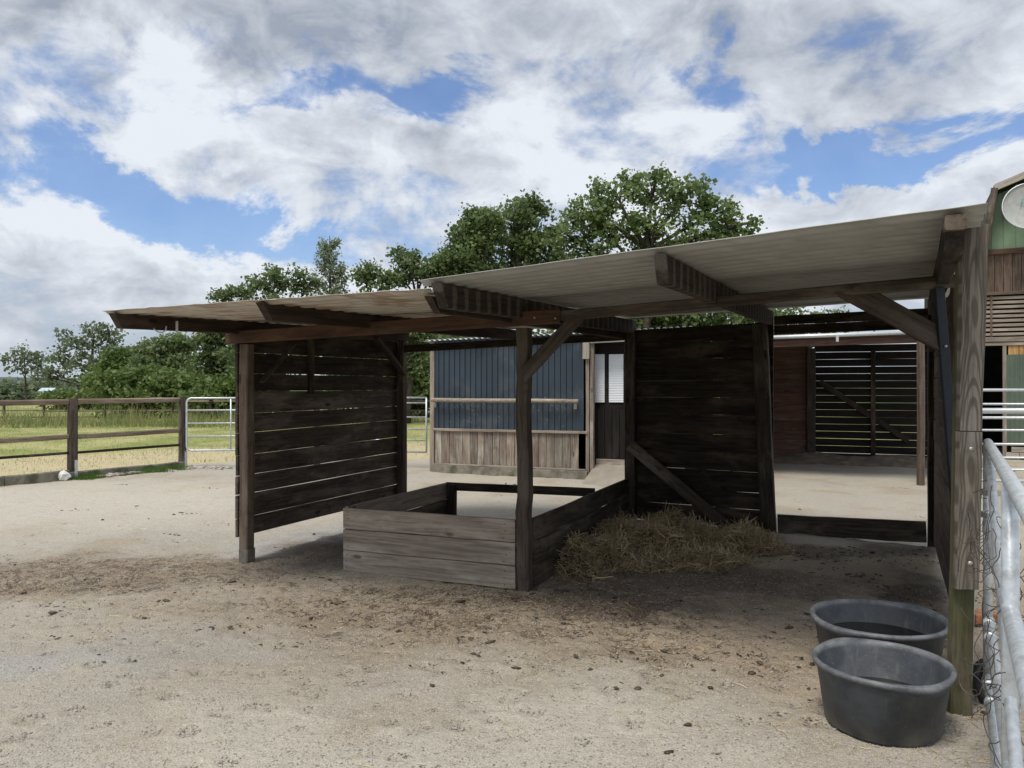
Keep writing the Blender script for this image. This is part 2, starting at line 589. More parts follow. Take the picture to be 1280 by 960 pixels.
M_roofL = mat_roof('stained_roof_sheet', (0.60, 0.56, 0.50), (0.30, 0.17, 0.095), 0.75)
M_roofR = mat_roof('grey_roof_sheet', (0.42, 0.415, 0.395), (0.30, 0.285, 0.26), 0.3)


def mat_leaf(name, c1, c2, c3, transl=0.25):
    m, t = new_mat(name)
    a = t.node('ShaderNodeAttribute', attribute_name='v').outputs['Fac']
    tc = t.node('ShaderNodeTexCoord').outputs['Object']
    n = t.noise(tc, 0.7, 3)
    c = t.mix(t.rng(a, 0, 1, smooth=False), c1, c2)
    c = t.mix(t.math('MULTIPLY', t.rng(n, 0.4, 0.7), 0.6), c, c3)
    t.out(c, 0.5, None, 0, 0.35, transl=transl)
    return m


L_maple = mat_leaf('maple_leaves', (0.085, 0.130, 0.050), (0.27, 0.35, 0.14), (0.21, 0.29, 0.105), 0.45)
L_dark = mat_leaf('dark_leaves', (0.065, 0.097, 0.042), (0.23, 0.30, 0.12), (0.19, 0.26, 0.10), 0.42)
L_mid = mat_leaf('mid_leaves', (0.090, 0.130, 0.054), (0.24, 0.31, 0.14), (0.18, 0.24, 0.10), 0.42)
L_bright = mat_leaf('bright_leaves', (0.085, 0.135, 0.035), (0.17, 0.24, 0.07), (0.14, 0.2, 0.06), 0.35)
L_willow = mat_leaf('pale_leaves', (0.16, 0.20, 0.11), (0.33, 0.38, 0.24), (0.25, 0.3, 0.17), 0.4)
L_far = mat_leaf('far_leaves', (0.12, 0.155, 0.09), (0.24, 0.29, 0.17), (0.19, 0.24, 0.14), 0.45)
L_grass = mat_leaf('grass_blades', (0.13, 0.17, 0.035), (0.33, 0.34, 0.12), (0.26, 0.27, 0.09), 0.35)
L_lush = mat_leaf('lush_grass', (0.07, 0.14, 0.02), (0.14, 0.24, 0.05), (0.10, 0.18, 0.04), 0.35)
L_weed = mat_leaf('tall_weed_stems', (0.20, 0.22, 0.08), (0.42, 0.42, 0.20), (0.20, 0.27, 0.09), 0.45)
L_hay = mat_leaf('hay_stalks', (0.20, 0.150, 0.085), (0.88, 0.73, 0.47), (0.46, 0.36, 0.21), 0.25)
L_straw = mat_leaf('straw_bits', (0.20, 0.14, 0.07), (0.62, 0.52, 0.30), (0.38, 0.29, 0.15), 0.1)
L_clod = mat_leaf('dung_clods', (0.030, 0.023, 0.016), (0.11, 0.085, 0.060), (0.07, 0.053, 0.037), 0.0)
L_pebble = mat_leaf('grit_grains', (0.16, 0.14, 0.12), (0.52, 0.48, 0.42), (0.36, 0.33, 0.29), 0.0)


def mat_yard():
    m, t = new_mat('sandy_yard')
    v = t.node('ShaderNodeTexCoord').outputs['Object']
    wn = t.noise(v, 0.9, 6, 0.6, 0.2, col=True)
    vw = t.vmath('ADD', v, t.vmath('SCALE', t.vmath('SUBTRACT', wn, (0.5, 0.5, 0.5)), 2.2))
    big = t.noise(v, 0.45, 7, 0.62, 0.4)
    med = t.noise(v, 2.6, 7, 0.65, 0.4)
    fine = t.noise(v, 26, 6, 0.75)
    grit = t.noise(v, 120, 3, 0.8)
    c = t.mix(t.rng(big, 0.35, 0.62), (0.400, 0.360, 0.292), (0.360, 0.335, 0.285))
    c = t.mix(t.rng(t.noise(v, 1.1, 6, 0.6, 0.5), 0.50, 0.66, 0, 0.7), c, (0.320, 0.255, 0.172))
    # swept pale and grey patches, brown earth where horses stand
    pale = t.math('MAXIMUM', t.blob(vw, -6.8, 10.4, 5.8, 3.0, R(-10)), t.blob(vw, -0.5, 3.2, 2.6, 1.0, 0))
    c = t.mix(t.math('MULTIPLY', pale, 0.8), c, (0.485, 0.450, 0.378))
    greyp = t.math('MAXIMUM', t.blob(vw, -2.5, 4.5, 2.0, 0.42, R(22)), t.blob(vw, -2.15, 7.75, 0.42, 1.5, R(-24)))
    c = t.mix(t.math('MULTIPLY', greyp, 0.8), c, (0.350, 0.345, 0.330))
    wide = t.math('MAXIMUM', t.blob(vw, -0.2, 5.1, 4.0, 1.5, R(-6), 1.0, 0.3), t.blob(vw, -4.2, 6.3, 4.0, 1.3, 0, 1.0, 0.3))
    c = t.mix(t.math('MULTIPLY', wide, 0.55), c, (0.285, 0.228, 0.160))
    brown = t.math('MAXIMUM', t.blob(vw, -3.6, 6.35, 3.6, 1.0, R(4)), t.blob(vw, -0.2, 5.35, 2.8, 1.15, R(-14)))
    brown = t.math('MAXIMUM', brown, t.blob(vw, 0.9, 4.65, 1.4, 0.85, 0, 1.0, 0.25))
    c = t.mix(t.math('MULTIPLY', t.math('MULTIPLY', brown, t.rng(med, 0.28, 0.60, 0.35, 1.0)), 0.80), c, (0.190, 0.138, 0.088))
    under = t.blob(vw, 2.3, 6.0, 2.6, 2.6, 0, 1.0, 0.55)
    c = t.mix(t.math('MULTIPLY', under, 0.7), c, (0.40, 0.315, 0.225))  # earth below the roof painted lighter to lift the shade there
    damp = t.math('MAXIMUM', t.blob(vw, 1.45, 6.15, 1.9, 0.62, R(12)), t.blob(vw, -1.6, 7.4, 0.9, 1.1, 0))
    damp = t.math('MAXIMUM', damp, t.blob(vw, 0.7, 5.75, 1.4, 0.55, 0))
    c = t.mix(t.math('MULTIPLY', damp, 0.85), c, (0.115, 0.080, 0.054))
    muck = t.math('MAXIMUM', t.blob(vw, 3.3, 7.35, 1.4, 0.35, R(-25)), t.blob(vw, 2.9, 5.6, 0.3, 2.0, R(-26)))
    c = t.mix(t.math('MULTIPLY', muck, 0.8), c, (0.10, 0.076, 0.056))
    # trodden flecks, dense on the brown earth and thinning outwards
    fl = t.noise(t.mapping(vw, scale=(0.75, 2.0, 1)), 7.5, 5, 0.72, 0.7)
    dens = t.math('ADD', t.math('MULTIPLY', brown, 0.135), t.math('MULTIPLY', t.math('SUBTRACT', big, 0.5), 0.12))
    flm = t.rng(t.math('SUBTRACT', t.math('ADD', fl, dens), 0.05), 0.615, 0.675, 0, 0.85)
    c = t.mix(flm, c, (0.120, 0.090, 0.062))
    sc = t.noise(t.mapping(v, scale=(1.0, 2.2, 1)), 4.2, 6, 0.7, 0.8)
    c = t.mix(t.rng(sc, 0.56, 0.70, 0, 0.45), c, (0.20, 0.160, 0.118))
    c = t.mix(t.rng(fine, 0.54, 0.74, 0, 0.30), c, (0.185, 0.160, 0.125))
    c = t.mix(t.rng(fine, 0.46, 0.30, 0, 0.25), c, (0.53, 0.51, 0.45))
    c = t.mix(t.rng(grit, 0.53, 0.66, 0, 0.6), c, (0.11, 0.098, 0.08))
    c = t.mix(t.rng(grit, 0.46, 0.32, 0, 0.65), c, (0.68, 0.66, 0.60))
    c = t.vmath('SCALE', c, 1.14)
    h = t.math('ADD', t.math('MULTIPLY', fine, 1.0), t.math('MULTIPLY', grit, 0.35))
    h = t.math('ADD', h, t.math('MULTIPLY', t.math('ADD', sc, flm), 1.2))
    t.out(c, 0.92, t.bump(h, 0.022, 0.9), spec=0.2)
    return m


def mat_paddock():
    m, t = new_mat('mown_paddock')
    v = t.node('ShaderNodeTexCoord').outputs['Object']
    n = t.noise(v, 0.5, 6, 0.65)
    n2 = t.noise(v, 6, 5, 0.7)
    c = t.mix(t.rng(n, 0.40, 0.62), (0.20, 0.235, 0.075), (0.36, 0.345, 0.16))
    c = t.mix(t.rng(n2, 0.5, 0.72, 0, 0.6), c, (0.44, 0.38, 0.22))
    # worn straw coloured strip along the near fence
    m1 = t.mapping(v, (-6.8, 15.0, 0), (0, 0, R(33)), (9.0, 3.4, 1), 'TEXTURE')
    strip = t.rng(t.math('ADD', t.vmath('LENGTH', m1), t.math('MULTIPLY', n, 0.8)), 1.6, 1.1)
    c = t.mix(t.math('MULTIPLY', strip, t.rng(n2, 0.25, 0.6, 0.5, 1.0)), c, (0.46, 0.395, 0.25))
    t.out(c, 0.95, t.bump(n2, 0.03, 0.6), spec=0.1)
    return m


def mat_field():
    m, t = new_mat('rough_field')
    v = t.node('ShaderNodeTexCoord').outputs['Object']
    n = t.noise(v, 0.12, 6, 0.65)
    c = t.mix(t.rng(n, 0.35, 0.65), (0.075, 0.115, 0.035), (0.18, 0.20, 0.07))
    t.out(c, 0.95, None, spec=0.1)
    return m


# ------------------------------------------------------------------ ground
def yard_z(x, y):
    z = (fbm2(x * 0.8, y * 0.8, 3, 3) - 0.5) * 0.05 + (fbm2(x * 5, y * 5, 3, 9) - 0.5) * 0.022
    # heaped muck beneath the shelter's back board and right wall
    z = z + 0.045 * np.exp(-(((x - 3.3) * 0.47 + (y - 7.75) * 0.88) / 0.22) ** 2) * (np.abs(x - 3.3) < 1.2)
    return z


vs_f = [(-2500, -400, -0.14), (2500, -400, -0.14), (2500, 2800, -0.14), (-2500, 2800, -0.14)]
o = link('ground', mesh_py('ground', vs_f, [(0, 1, 2, 3)]), mat_field())
tag(o, 'rough green field reaching to the horizon', kind='structure')


def grid(name, xs, ys, zf, mat):
    X, Y = np.meshgrid(xs, ys)
    Z = zf(X, Y)
    vs = np.stack([X, Y, Z], -1).reshape(-1, 3)
    nx, ny = len(xs), len(ys)
    i = np.arange(ny - 1)[:, None] * nx + np.arange(nx - 1)[None, :]
    fs = np.stack([i, i + 1, i + nx + 1, i + nx], -1).reshape(-1, 4)
    return link(name, mesh_np(name, vs, fs, smooth=True), mat)


DENT_ZONES = [(-1.2, 5.5, 1.9, 0.6, 420), (0.9, 4.9, 0.9, 0.6, 260), (-4.0, 6.3, 1.6, 0.8, 260), (1.8, 6.0, 1.0, 0.5, 160), (-0.5, 3.9, 1.8, 0.5, 120), (-4, 9, 2.5, 1.5, 150)]


def hoof_prints(X, Y, Z_, xs, ys):
    r3 = random.Random(21)
    for (cx, cy, sx_, sy_, n) in DENT_ZONES:
        for _ in range(n):
            px, py = r3.gauss(cx, sx_), r3.gauss(cy, sy_)
            rad = r3.uniform(0.045, 0.07)
            dep = r3.uniform(0.003, 0.011)
            i0, i1 = np.searchsorted(xs, (px - 0.16, px + 0.16))
            j0, j1 = np.searchsorted(ys, (py - 0.16, py + 0.16))
            if i1 - i0 < 3 or j1 - j0 < 3:
                continue
            q = np.sqrt((X[j0:j1, i0:i1] - px) ** 2 + ((Y[j0:j1, i0:i1] - py) * r3.uniform(0.9, 1.2)) ** 2) / rad
            Z_[j0:j1, i0:i1] += dep * (-np.exp(-q ** 4) + 0.7 * np.exp(-((q - 1.35) / 0.3) ** 2))
    return Z_


xs = np.concatenate([np.arange(-14, -6, 0.12), np.arange(-6, 5, 0.022), np.arange(5, 18.01, 0.12)])
ys = np.concatenate([np.arange(-4, 2.4, 0.2), np.arange(2.4, 9, 0.022), np.arange(9, 22.01, 0.10)])
# fence line P0 -> P1 -> gates
FP = [Vector((-8.56, 11.3, 0)), Vector((-7.43, 13.0, 0)), Vector((-6.30, 14.7, 0))]
fdir = (FP[2] - FP[0]).normalized()
fnrm = Vector((-fdir.y, fdir.x, 0))   # points to the paddock (left)


def yard_all(x, y):
    z = yard_z(x, y)
    # the yard dips under the paddock beyond the kerb and the gates
    side = (x - FP[0].x) * fnrm.x + (y - FP[0].y) * fnrm.y
    out = np.clip(np.minimum(side / 0.3, 1), 0, 1) * (y < 14.9 + 0 * x) * (x < -6.0)
    far = np.clip((y - 16.4) / 0.6, 0, 1) * (x < 3.5)
    return z - 0.12 * np.maximum(out, far)


yard = grid('yard', xs, ys, lambda X_, Y_: hoof_prints(X_, Y_, yard_all(X_, Y_), xs, ys), mat_yard())
tag(yard, 'sandy trampled yard with brown earth patches', kind='structure')

# paddock: polygon beyond the kerb and gates
pad_line = [(-14.2, 2.9), (-8.66, 11.38), (-6.42, 14.78), (-5.9, 15.6), (-4.6, 16.4), (-1.6, 16.6), (3.4, 17.2), (5.0, 18.2), (16, 17.6)]


def pad_y(x):
    return np.interp(x, [p[0] for p in pad_line], [p[1] for p in pad_line])


pxs = np.linspace(-45, 16, 200)
vsl, nr = [], 60
for k in range(nr + 1):
    f = (k / nr) ** 1.6
    y0 = np.where(pxs < -14.2, 2.9 + (pxs + 14.2) * 0, pad_y(pxs))
    yy = y0 + (60 - y0) * f
    zz_ = -0.02 + 0.09 * np.clip(f * 60, 0, 1) + (fbm2(pxs * 0.4, yy * 0.4, 3, 5) - 0.5) * 0.10
    if k == 0:
        zz_ = zz_ * 0 - 0.03
    vsl.append(np.stack([pxs, yy, zz_], -1))
PV = np.concatenate(vsl)
i = np.arange(nr)[:, None] * 200 + np.arange(199)[None, :]
pf = np.stack([i, i + 1, i + 201, i + 200], -1).reshape(-1, 4)
pad = link('paddock', mesh_np('paddock', PV, pf, smooth=True), mat_paddock())
tag(pad, 'mown grass paddock beyond the fence with straw coloured edge', kind='structure')


def blades(name, pos, hgt, wid, lean, mat, label, cat='grass'):
    n = len(pos)
    ang = rng.uniform(0, 2 * math.pi, n)
    hh = hgt * rng.uniform(0.5, 1.3, n)
    dx, dy = np.cos(ang) * wid, np.sin(ang) * wid
    la = rng.uniform(0, 2 * math.pi, n)
    lx, ly = np.cos(la) * hh * lean * rng.uniform(0, 1, n), np.sin(la) * hh * lean * rng.uniform(0, 1, n)
    a = pos + np.stack([dx, dy, np.zeros(n)], -1)
    b = pos - np.stack([dx, dy, np.zeros(n)], -1)
    c = pos + np.stack([lx, ly, hh], -1)
    vs = np.stack([a, b, c], 1).reshape(-1, 3)
    fs = np.arange(3 * n).reshape(-1, 3)
    o = link(name, mesh_np(name, vs, fs, rng.uniform(0, 1, n)), mat)
    return tag(o, label, cat, kind='stuff')


n = 90000
gx = rng.uniform(-24, 4, n)
gy0 = np.where(gx < -14.2, 3.0, pad_y(gx)) + 0.15
gy = gy0 + (34 - gy0) * rng.uniform(0, 1, n) ** 1.3
keep = (np.abs(gx / gy) < 0.75) & ((rng.uniform(0, 1, n) < np.clip((gy - gy0) / 4.0, 0.12, 1)))
gx, gy = gx[keep], gy[keep]
gz = 0.03 + (fbm2(gx * 0.4, gy * 0.4, 3, 5) - 0.5) * 0.10
blades('grass', np.stack([gx, gy, gz], -1), 0.075, 0.008, 0.6, L_grass, 'short yellow green grass on the paddock')


# lush tufts along the kerb foot
def strip_pts(pairs, n, spread):
    out = []
    for _ in range(n):
        a, b = random.choice(pairs)
        f = random.random()
        p = Vector(a).lerp(Vector(b), f)
        out.append((p.x + random.gauss(0, spread), p.y + random.gauss(0, spread), -0.01))
    return np.array(out)


kp = lambda f, off=0.0: FP[0] + (FP[2] - FP[0]) * f - fnrm * off
pts_l = strip_pts([(kp(0.72, 0.16), kp(0.96, 0.22)), (kp(0.78, 0.26), kp(0.93, 0.30)), (kp(0.53, 0.1), kp(0.57, 0.12))], 5200, 0.10)
pts_l = pts_l[fbm2(pts_l[:, 0] * 4, pts_l[:, 1] * 4, 2, 6) > 0.42]
blades('grass', pts_l, 0.09, 0.006, 0.8, L_lush, 'fresh green grass tuft at the foot of the kerb')

# tall weeds in front of the far fence
pts_w, hgt_w = [], []
for _ in range(105):
    cx = random.uniform(-20, -4)
    cy = random.uniform(27.0, 30.5) if cx < -9 else random.uniform(30, 32)
    hw = random.uniform(0.25, 0.85) if cx < -8 else random.uniform(0.2, 0.5)
    for _ in range(55):
        pts_w.append((cx + random.gauss(0, 0.45), cy + random.gauss(0, 0.4), 0.0))
        hgt_w.append(hw)
blades('weeds', np.array(pts_w), np.array(hgt_w), 0.016, 0.7, L_weed, 'tall pale weeds growing along the far paddock fence', 'weeds')

# ------------------------------------------------------------------ clods, straw and grit on the yard
def ico_clods(name, centers, sizes, mat, label, cat, flat=0.45):
    g = (1 + 5 ** 0.5) / 2
    iv = np.array([(-1, g, 0), (1, g, 0), (-1, -g, 0), (1, -g, 0), (0, -1, g), (0, 1, g), (0, -1, -g), (0, 1, -g), (g, 0, -1), (g, 0, 1), (-g, 0, -1), (-g, 0, 1)]) / 1.9
    fi = np.array([(0, 11, 5), (0, 5, 1), (0, 1, 7), (0, 7, 10), (0, 10, 11), (1, 5, 9), (5, 11, 4), (11, 10, 2), (10, 7, 6), (7, 1, 8), (3, 9, 4), (3, 4, 2), (3, 2, 6), (3, 6, 8), (3, 8, 9), (4, 9, 5), (2, 4, 11), (6, 2, 10), (8, 6, 7), (9, 8, 1)])
    n = len(centers)
    jit = rng.uniform(0.6, 1.25, (n, 12, 1))
    an = rng.uniform(0, 6.28, n)
    st = rng.uniform(0.9, 2.2, n)
    v = iv[None] * jit * sizes[:, None, None]
    v[:, :, 0] *= st[:, None]
    v[:, :, 2] *= flat
    x = v[:, :, 0] * np.cos(an)[:, None] - v[:, :, 1] * np.sin(an)[:, None]
    y = v[:, :, 0] * np.sin(an)[:, None] + v[:, :, 1] * np.cos(an)[:, None]
    v = np.stack([x, y, v[:, :, 2]], -1) + centers[:, None, :]
    fs = (fi[None] + (np.arange(n) * 12)[:, None, None]).reshape(-1, 3)
    o = link(name, mesh_np(name, v.reshape(-1, 3), fs, np.repeat(rng.uniform(0, 1, n), 20)), mat)
    return tag(o, label, cat, kind='stuff')


def scatter(zones):
    out = []
    for (cx, cy, sx, sy, n) in zones:
        # clumps of clods
        k = max(1, n // 6)
        for _ in range(k):
            mx, my = random.gauss(cx, sx), random.gauss(cy, sy)
            for _ in range(random.randint(2, 11)):
                out.append((mx + random.gauss(0, 0.09), my + random.gauss(0, 0.05)))
    return np.array(out)


cl = scatter([(-1.5, 5.6, 1.6, 0.5, 300), (-3.6, 6.2, 1.5, 0.9, 170), (0.8, 4.9, 0.8, 0.5, 300), (-0.5, 4.4, 1.3, 0.5, 60), (-5.5, 9.5, 2.5, 2.0, 120), (1.0, 5.9, 1.2, 0.4, 200),
              (3.3, 7.2, 0.6, 0.2, 260), (3.5, 10.5, 1.8, 1.2, 50), (1.4, 3.7, 0.6, 0.5, 40), (-1.5, 3.4, 1.8, 0.7, 20), (2.9, 5.9, 0.1, 0.9, 160), (-2, 12, 2, 1, 60)])
cz = yard_z(cl[:, 0], cl[:, 1])
szs = rng.gamma(1.5, 0.0036, len(cl)) + 0.0025
ico_clods('dung_clods', np.concatenate([cl, (cz + 0.002)[:, None]], 1), szs, L_clod, 'dark crumbs of dung and earth strewn over the yard', 'dung')
# single droppings seen close by
sp = [(645, 391 / 2 + 640), (1090, 690), (540, 857), (578, 830), (770, 862), (827, 845), (888, 862), (950, 830), (780, 715), (512, 833), (305, 792), (440, 775), (497, 790), (65, 765), (180, 775), (560, 742),
      (595, 785), (720, 822), (860, 905), (930, 765), (1010, 770), (392, 668), (222, 679), (97, 668), (171, 632), (186, 649), (128, 651)]
c2 = []
for (u, v) in sp:
    v = max(v, 560)
    Y = H * F / (v - 480)
    c2.append(((u - 640) / F * Y, Y))
c2 = np.array(c2)
ico_clods('dung_clods', np.concatenate([c2, (yard_z(c2[:, 0], c2[:, 1]) + 0.008)[:, None]], 1), rng.uniform(0.009, 0.021, len(c2)), L_clod, 'larger single dark droppings lying apart on the sandy yard', 'dung', 0.5)


def straws(name, pos, length, wid, mat, label, cat, tilt=0.12, curve=0.15):
    """thin bent strips: 3 cross sections, 2 quads each"""
    n = len(pos)
    a = rng.uniform(0, 2 * math.pi, n)
    el = rng.normal(0, tilt, n)
    L = length * rng.uniform(0.4, 1.5, n)
    dr = np.stack([np.cos(a) * np.cos(el), np.sin(a) * np.cos(el), np.sin(el)], -1)
    sd_ = np.stack([-np.sin(a), np.cos(a), rng.normal(0, 0.5, n)], -1) * wid
    bend = np.stack([-np.sin(a), np.cos(a), rng.uniform(0, 1, n)], -1) * (L * curve * rng.uniform(-1, 1, n))[:, None]
    q = []
    for f, bf in ((-0.5, 0), (0, 1), (0.5, 0)):
        c = pos + dr * (L * f)[:, None] + bend * bf
        q += [c - sd_, c + sd_]
    vs = np.stack(q, 1).reshape(-1, 3)
    b = (np.arange(n) * 6)[:, None]
    fs = np.concatenate([b + np.array([[0, 1, 3, 2]]), b + np.array([[2, 3, 5, 4]])], 0)
    va = rng.uniform(0, 1, n)
    o = link(name, mesh_np(name, vs, fs, np.concatenate([va, va])), mat)
    return tag(o, label, cat, kind='stuff')


sz = scatter([(0.9, 5.0, 1.0, 0.6, 500), (-0.9, 5.6, 1.5, 0.4, 300), (0, 3.7, 2.2, 0.7, 150), (2.2, 3.4, 0.5, 0.3, 200), (-3, 6, 2, 1.2, 180), (1.5, 6.0, 1.2, 0.4, 600), (3.4, 7.1, 0.6, 0.2, 200), (2.6, 4.6, 0.3, 0.5, 100)])
szz = yard_z(sz[:, 0], sz[:, 1]) + 0.006
straws('straw', np.concatenate([sz, szz[:, None]], 1), 0.06, 0.0014, L_straw, 'loose straw and hay bits scattered on the yard floor', 'straw', 0.05)
n = 60000
gy = 2.6 + 4.5 * rng.uniform(0, 1, n) ** 1.6
gx = rng.uniform(-0.72, 0.72, n) * gy
ico_clods('grit', np.stack([gx, gy, yard_z(gx, gy)], -1), rng.uniform(0.0018, 0.0055, n), L_pebble, 'fine pale grit and small stones on the yard', 'gravel', 0.7)


# ------------------------------------------------------------------ the shelter
A = Vector((-2.38, 6.90, 0))
A2 = Vector((-1.33, 9.27, 0))
B = Vector((0.093, 5.98, 0))
D = Vector((1.38, 8.94, 0))
G = Vector((2.75, 8.22, 0))
Fp = Vector((4.10, 7.50, 0))
E = Vector((2.76, 4.73, 0))
Cp = Vector((2.19, 3.72, 0))
T1, T3, T5 = Vector((-2.94, 5.64, 0)), Vector((-0.466, 4.705, 0)), Vector((1.90, 3.30, 0))
T2, T4 = (T1 + T3) / 2, T3.lerp(T5, 0.52)
R2 = (A2 + D) / 2 + Vector((0, 0.0, 0))
back = Vector((0.406, 0.914, 0))


def Z(v, z):
    return Vector((v.x, v.y, z))


sh = thing('horse_shelter', 'open dark timber horse shelter with corrugated metal roof and plank walls', 'shelter', (0.4, 6.6, 0))


def post(name, p, ztop, w, mat, parent=sh, dr=back, zb=-0.05, top=None, n=6, h=None, jit=0.004, **kw):
    a = Z(p, zb)
    b = Z(top if top is not None else p, ztop)
    return beam(name, a, b, w, h or w, mat, parent, up=dr, n=n, jit=jit, ch=0.008, **kw)


post('post', A, 1.955, 0.098, M_postA, zb=0.10)
f_ = post('concrete_foot', A, 0.125, 0.106, M_foot, n=1)
post('post', A2, 2.115, 0.095, M_tar2)
# middle post B is rough, with worn knobbly edges
post('post', B, 2.035, 0.098, M_post, n=16, jit=0.011)
post('post', D, 2.19, 0.12, M_tar2)
post('post', G, 2.24, 0.15, M_tar2, top=G + Vector((-0.10, 0, 0)))
post('post', Fp + Vector((0.02, 0, 0)), 2.27, 0.11, M_tar)
post('post', E + Vector((0.10, 0.17, 0)), 2.24, 0.11, M_post, n=10, jit=0.008)
o = beam('metal_strip', Z(E + Vector((0.02, -0.03, 0)), 0.02), Z(E + Vector((-0.150, -0.03, 0)), 2.19), 0.056, 0.03, M_navy, sh, up=(0, 1, 0), n=3, jit=0.0, ch=0.003)
for zz2 in (1.83, 1.2):
    f = zz2 / 2.2
    pp = Z(E + Vector((0.02 - 0.170 * f, -0.052, 0)), zz2)
    tube('bolt', [pp + Vector((0, 0.006, 0)), pp + Vector((0, -0.008, 0))], 0.008, M_bolt, sh, 8)

# front post C : old mossy core with two newer boards screwed on
lean = Vector((0.025, 0, 0))
beam('post_core', Z(Cp + Vector((-0.014, 0.022, 0)), -0.05), Z(Cp + Vector((0.034, 0.022, 0)), 2.36), 0.104, 0.055, M_postG, sh, up=(0, 1, 0), n=6, jit=0.003, ch=0.008)
beam('cover_board', Z(Cp + Vector((-0.013, -0.032, 0)), 0.62), Z(Cp + Vector((0.002, -0.032, 0)), 1.372), 0.110, 0.045, M_postC, sh, up=(0, 1, 0), n=4, jit=0.002)
beam('cover_board', Z(Cp + Vector((0.004, -0.030, 0)), 1.376), Z(Cp + Vector((0.026, -0.030, 0)), 2.365), 0.106, 0.045, M_postC, sh, up=(0, 1, 0), n=6, jit=0.002, w1=0.126)
for (dx, zz2) in ((0.0, 1.29), (-0.005, 0.745)):
    pp = Z(Cp + Vector((dx, -0.052, 0)), zz2)
    tube('screw_head', [pp + Vector((0, 0.006, 0)), pp + Vector((0, -0.005, 0))], 0.011, M_bolt, sh, 10)
beam('metal_strip', Z(Cp + Vector((0.036, 0.03, 0)), 0.02), Z(Cp + Vector((0.055, 0.03, 0)), 0.70), 0.008, 0.05, M_galv, sh, up=(0, 1, 0), n=1, jit=0)

# front beams and back rail
off = Vector((-0.35, -0.936, 0)) * 0.10
beam('beam', Z(Vector((-2.50, 6.945, 0)) + off, 2.010), Z(Vector((0.40, 5.875, 0)) + off * 0.9, 2.112), 0.06, 0.108, M_beam, sh, n=10, jit=0.002)
for u_ in (668, 694):
    pp = P(u_, 397 if u_ < 680 else 398, 5.74)
    tube('bolt', [pp + Vector((0, 0.02, 0)), pp + Vector((0, -0.012, 0))], 0.008, M_bolt, sh, 8)
beam('beam', Vector((0.20, 5.90, 2.108)), Vector((2.80, 4.66, 2.236)), 0.085, 0.072, M_tar2, sh, n=8, jit=0.002)
beam('back_rail', Z(A2, 2.02), Z(D, 2.158), 0.05, 0.088, M_tar, sh, n=8, jit=0.002)


# rafters
def rafter(a, za, b, zb2, w, h, mat, cut):
    ext = (b - a).normalized() * 0.12
    return beam('rafter', Z(a, za - h / 2), Z(b + ext, zb2 - h / 2), w, h, mat, sh, n=12, jit=0.002, cut0=cut)


rafter(T1, 2.122, A2, 2.232, 0.06, 0.112, M_rafter, 0.07)
rafter(T2, 2.150, R2, 2.242, 0.06, 0.118, M_rafter, 0.10)
r3 = rafter(T3, 2.218, D, 2.345, 0.07, 0.150, M_rafter_sun, 0.10)
r4 = rafter(T4, 2.272, G, 2.385, 0.065, 0.150, M_rafter_sun, 0.07)
r5 = rafter(T5, 2.328, Fp, 2.425, 0.075, 0.150, M_tar, 0.05)
beam('rafter_end', Z(T5 - back * 0.022, 2.292), Z(T5 + back * 0.05, 2.292), 0.083, 0.066, M_postA, sh, n=1, jit=0.002)
# second timber against rafter 3 that carries the lower roof
sidev = Vector((-0.914, 0.406, 0))
beam('rafter', Z(T3 + sidev * 0.075 + back * 0.03, 2.095), Z(D + sidev * 0.075, 2.175), 0.05, 0.10, M_rafter, sh, n=10, jit=0.002, cut0=0.12)
tube('batten', [P(560, 381.5, 4.95), P(590, 378, 5.3)], 0.008, M_pale, sh, 6)

# braces
def brace(p0, p1, w, h, mat, nrm, **kw):
    return beam('brace', p0, p1, w, h, mat, sh, up=Vector(nrm), n=5, jit=0.003, **kw)


bl = (Vector((2.72, 4.70, 0)) - Vector((0.2, 5.9, 0))).normalized()
bn = Vector((bl.y, -bl.x, 0))
b0 = B + bn * 0.055
brace(Z(b0 + bl * 0.055, 1.70), Z(b0 - bn * 0.03 + bl * 0.44, 2.085), 0.05, 0.105, M_post, Vector((-0.7, 0, 0.7)), cut0=-0.09, cut1=-0.10)
e0 = Vector((2.70, 4.70, 0)) + bn * 0.03
brace(Z(e0 - bl * 0.09 - bn * 0.03, 1.885), Z(e0 - bl * 0.50 - bn * 0.03, 2.150), 0.045, 0.135, M_post, Vector((0.6, 0, 0.8)), cut0=-0.084, cut1=-0.17)
brace(Z(Fp + Vector((-0.1, -0.2, 0)), 1.95), Z(Fp + Vector((-0.5, -1.0, 0)), 2.33), 0.05, 0.11, M_tar, (0.5, 0.5, 0.7))
brace(Z(A2 - back * 0.05 + Vector((0.05, 0, 0)), 1.72), Z(A2 - back * 0.62 + Vector((0.05, 0, 0)), 2.13), 0.05, 0.07, M_post, Vector((1, -0.45, 0)))
brace(Z(A + back * 0.12 + Vector((0.05, 0, 0)), 1.62), Z(A + back * 0.55 + Vector((0.05, 0, 0)), 1.98), 0.03, 0.06, M_tar, Vector((1, -0.45, 0)))
dg = (G - D).normalized()
dgn = Vector((dg.y, -dg.x, 0))
brace(Z(D + dg * 0.02 + dgn * 0.09, 0.90), Z(D + dg * 1.13 + dgn * 0.12, 0.06), 0.045, 0.13, M_tar2, (0, 0, 1))
# mid stud of the left wall
ms = A.lerp(A2, 0.36) + Vector((-0.03, 0.013, 0))
beam('stud', Z(ms, 1.50), Z(ms, 2.05), 0.05, 0.06, M_tar, sh, up=back, n=2, jit=0.001)


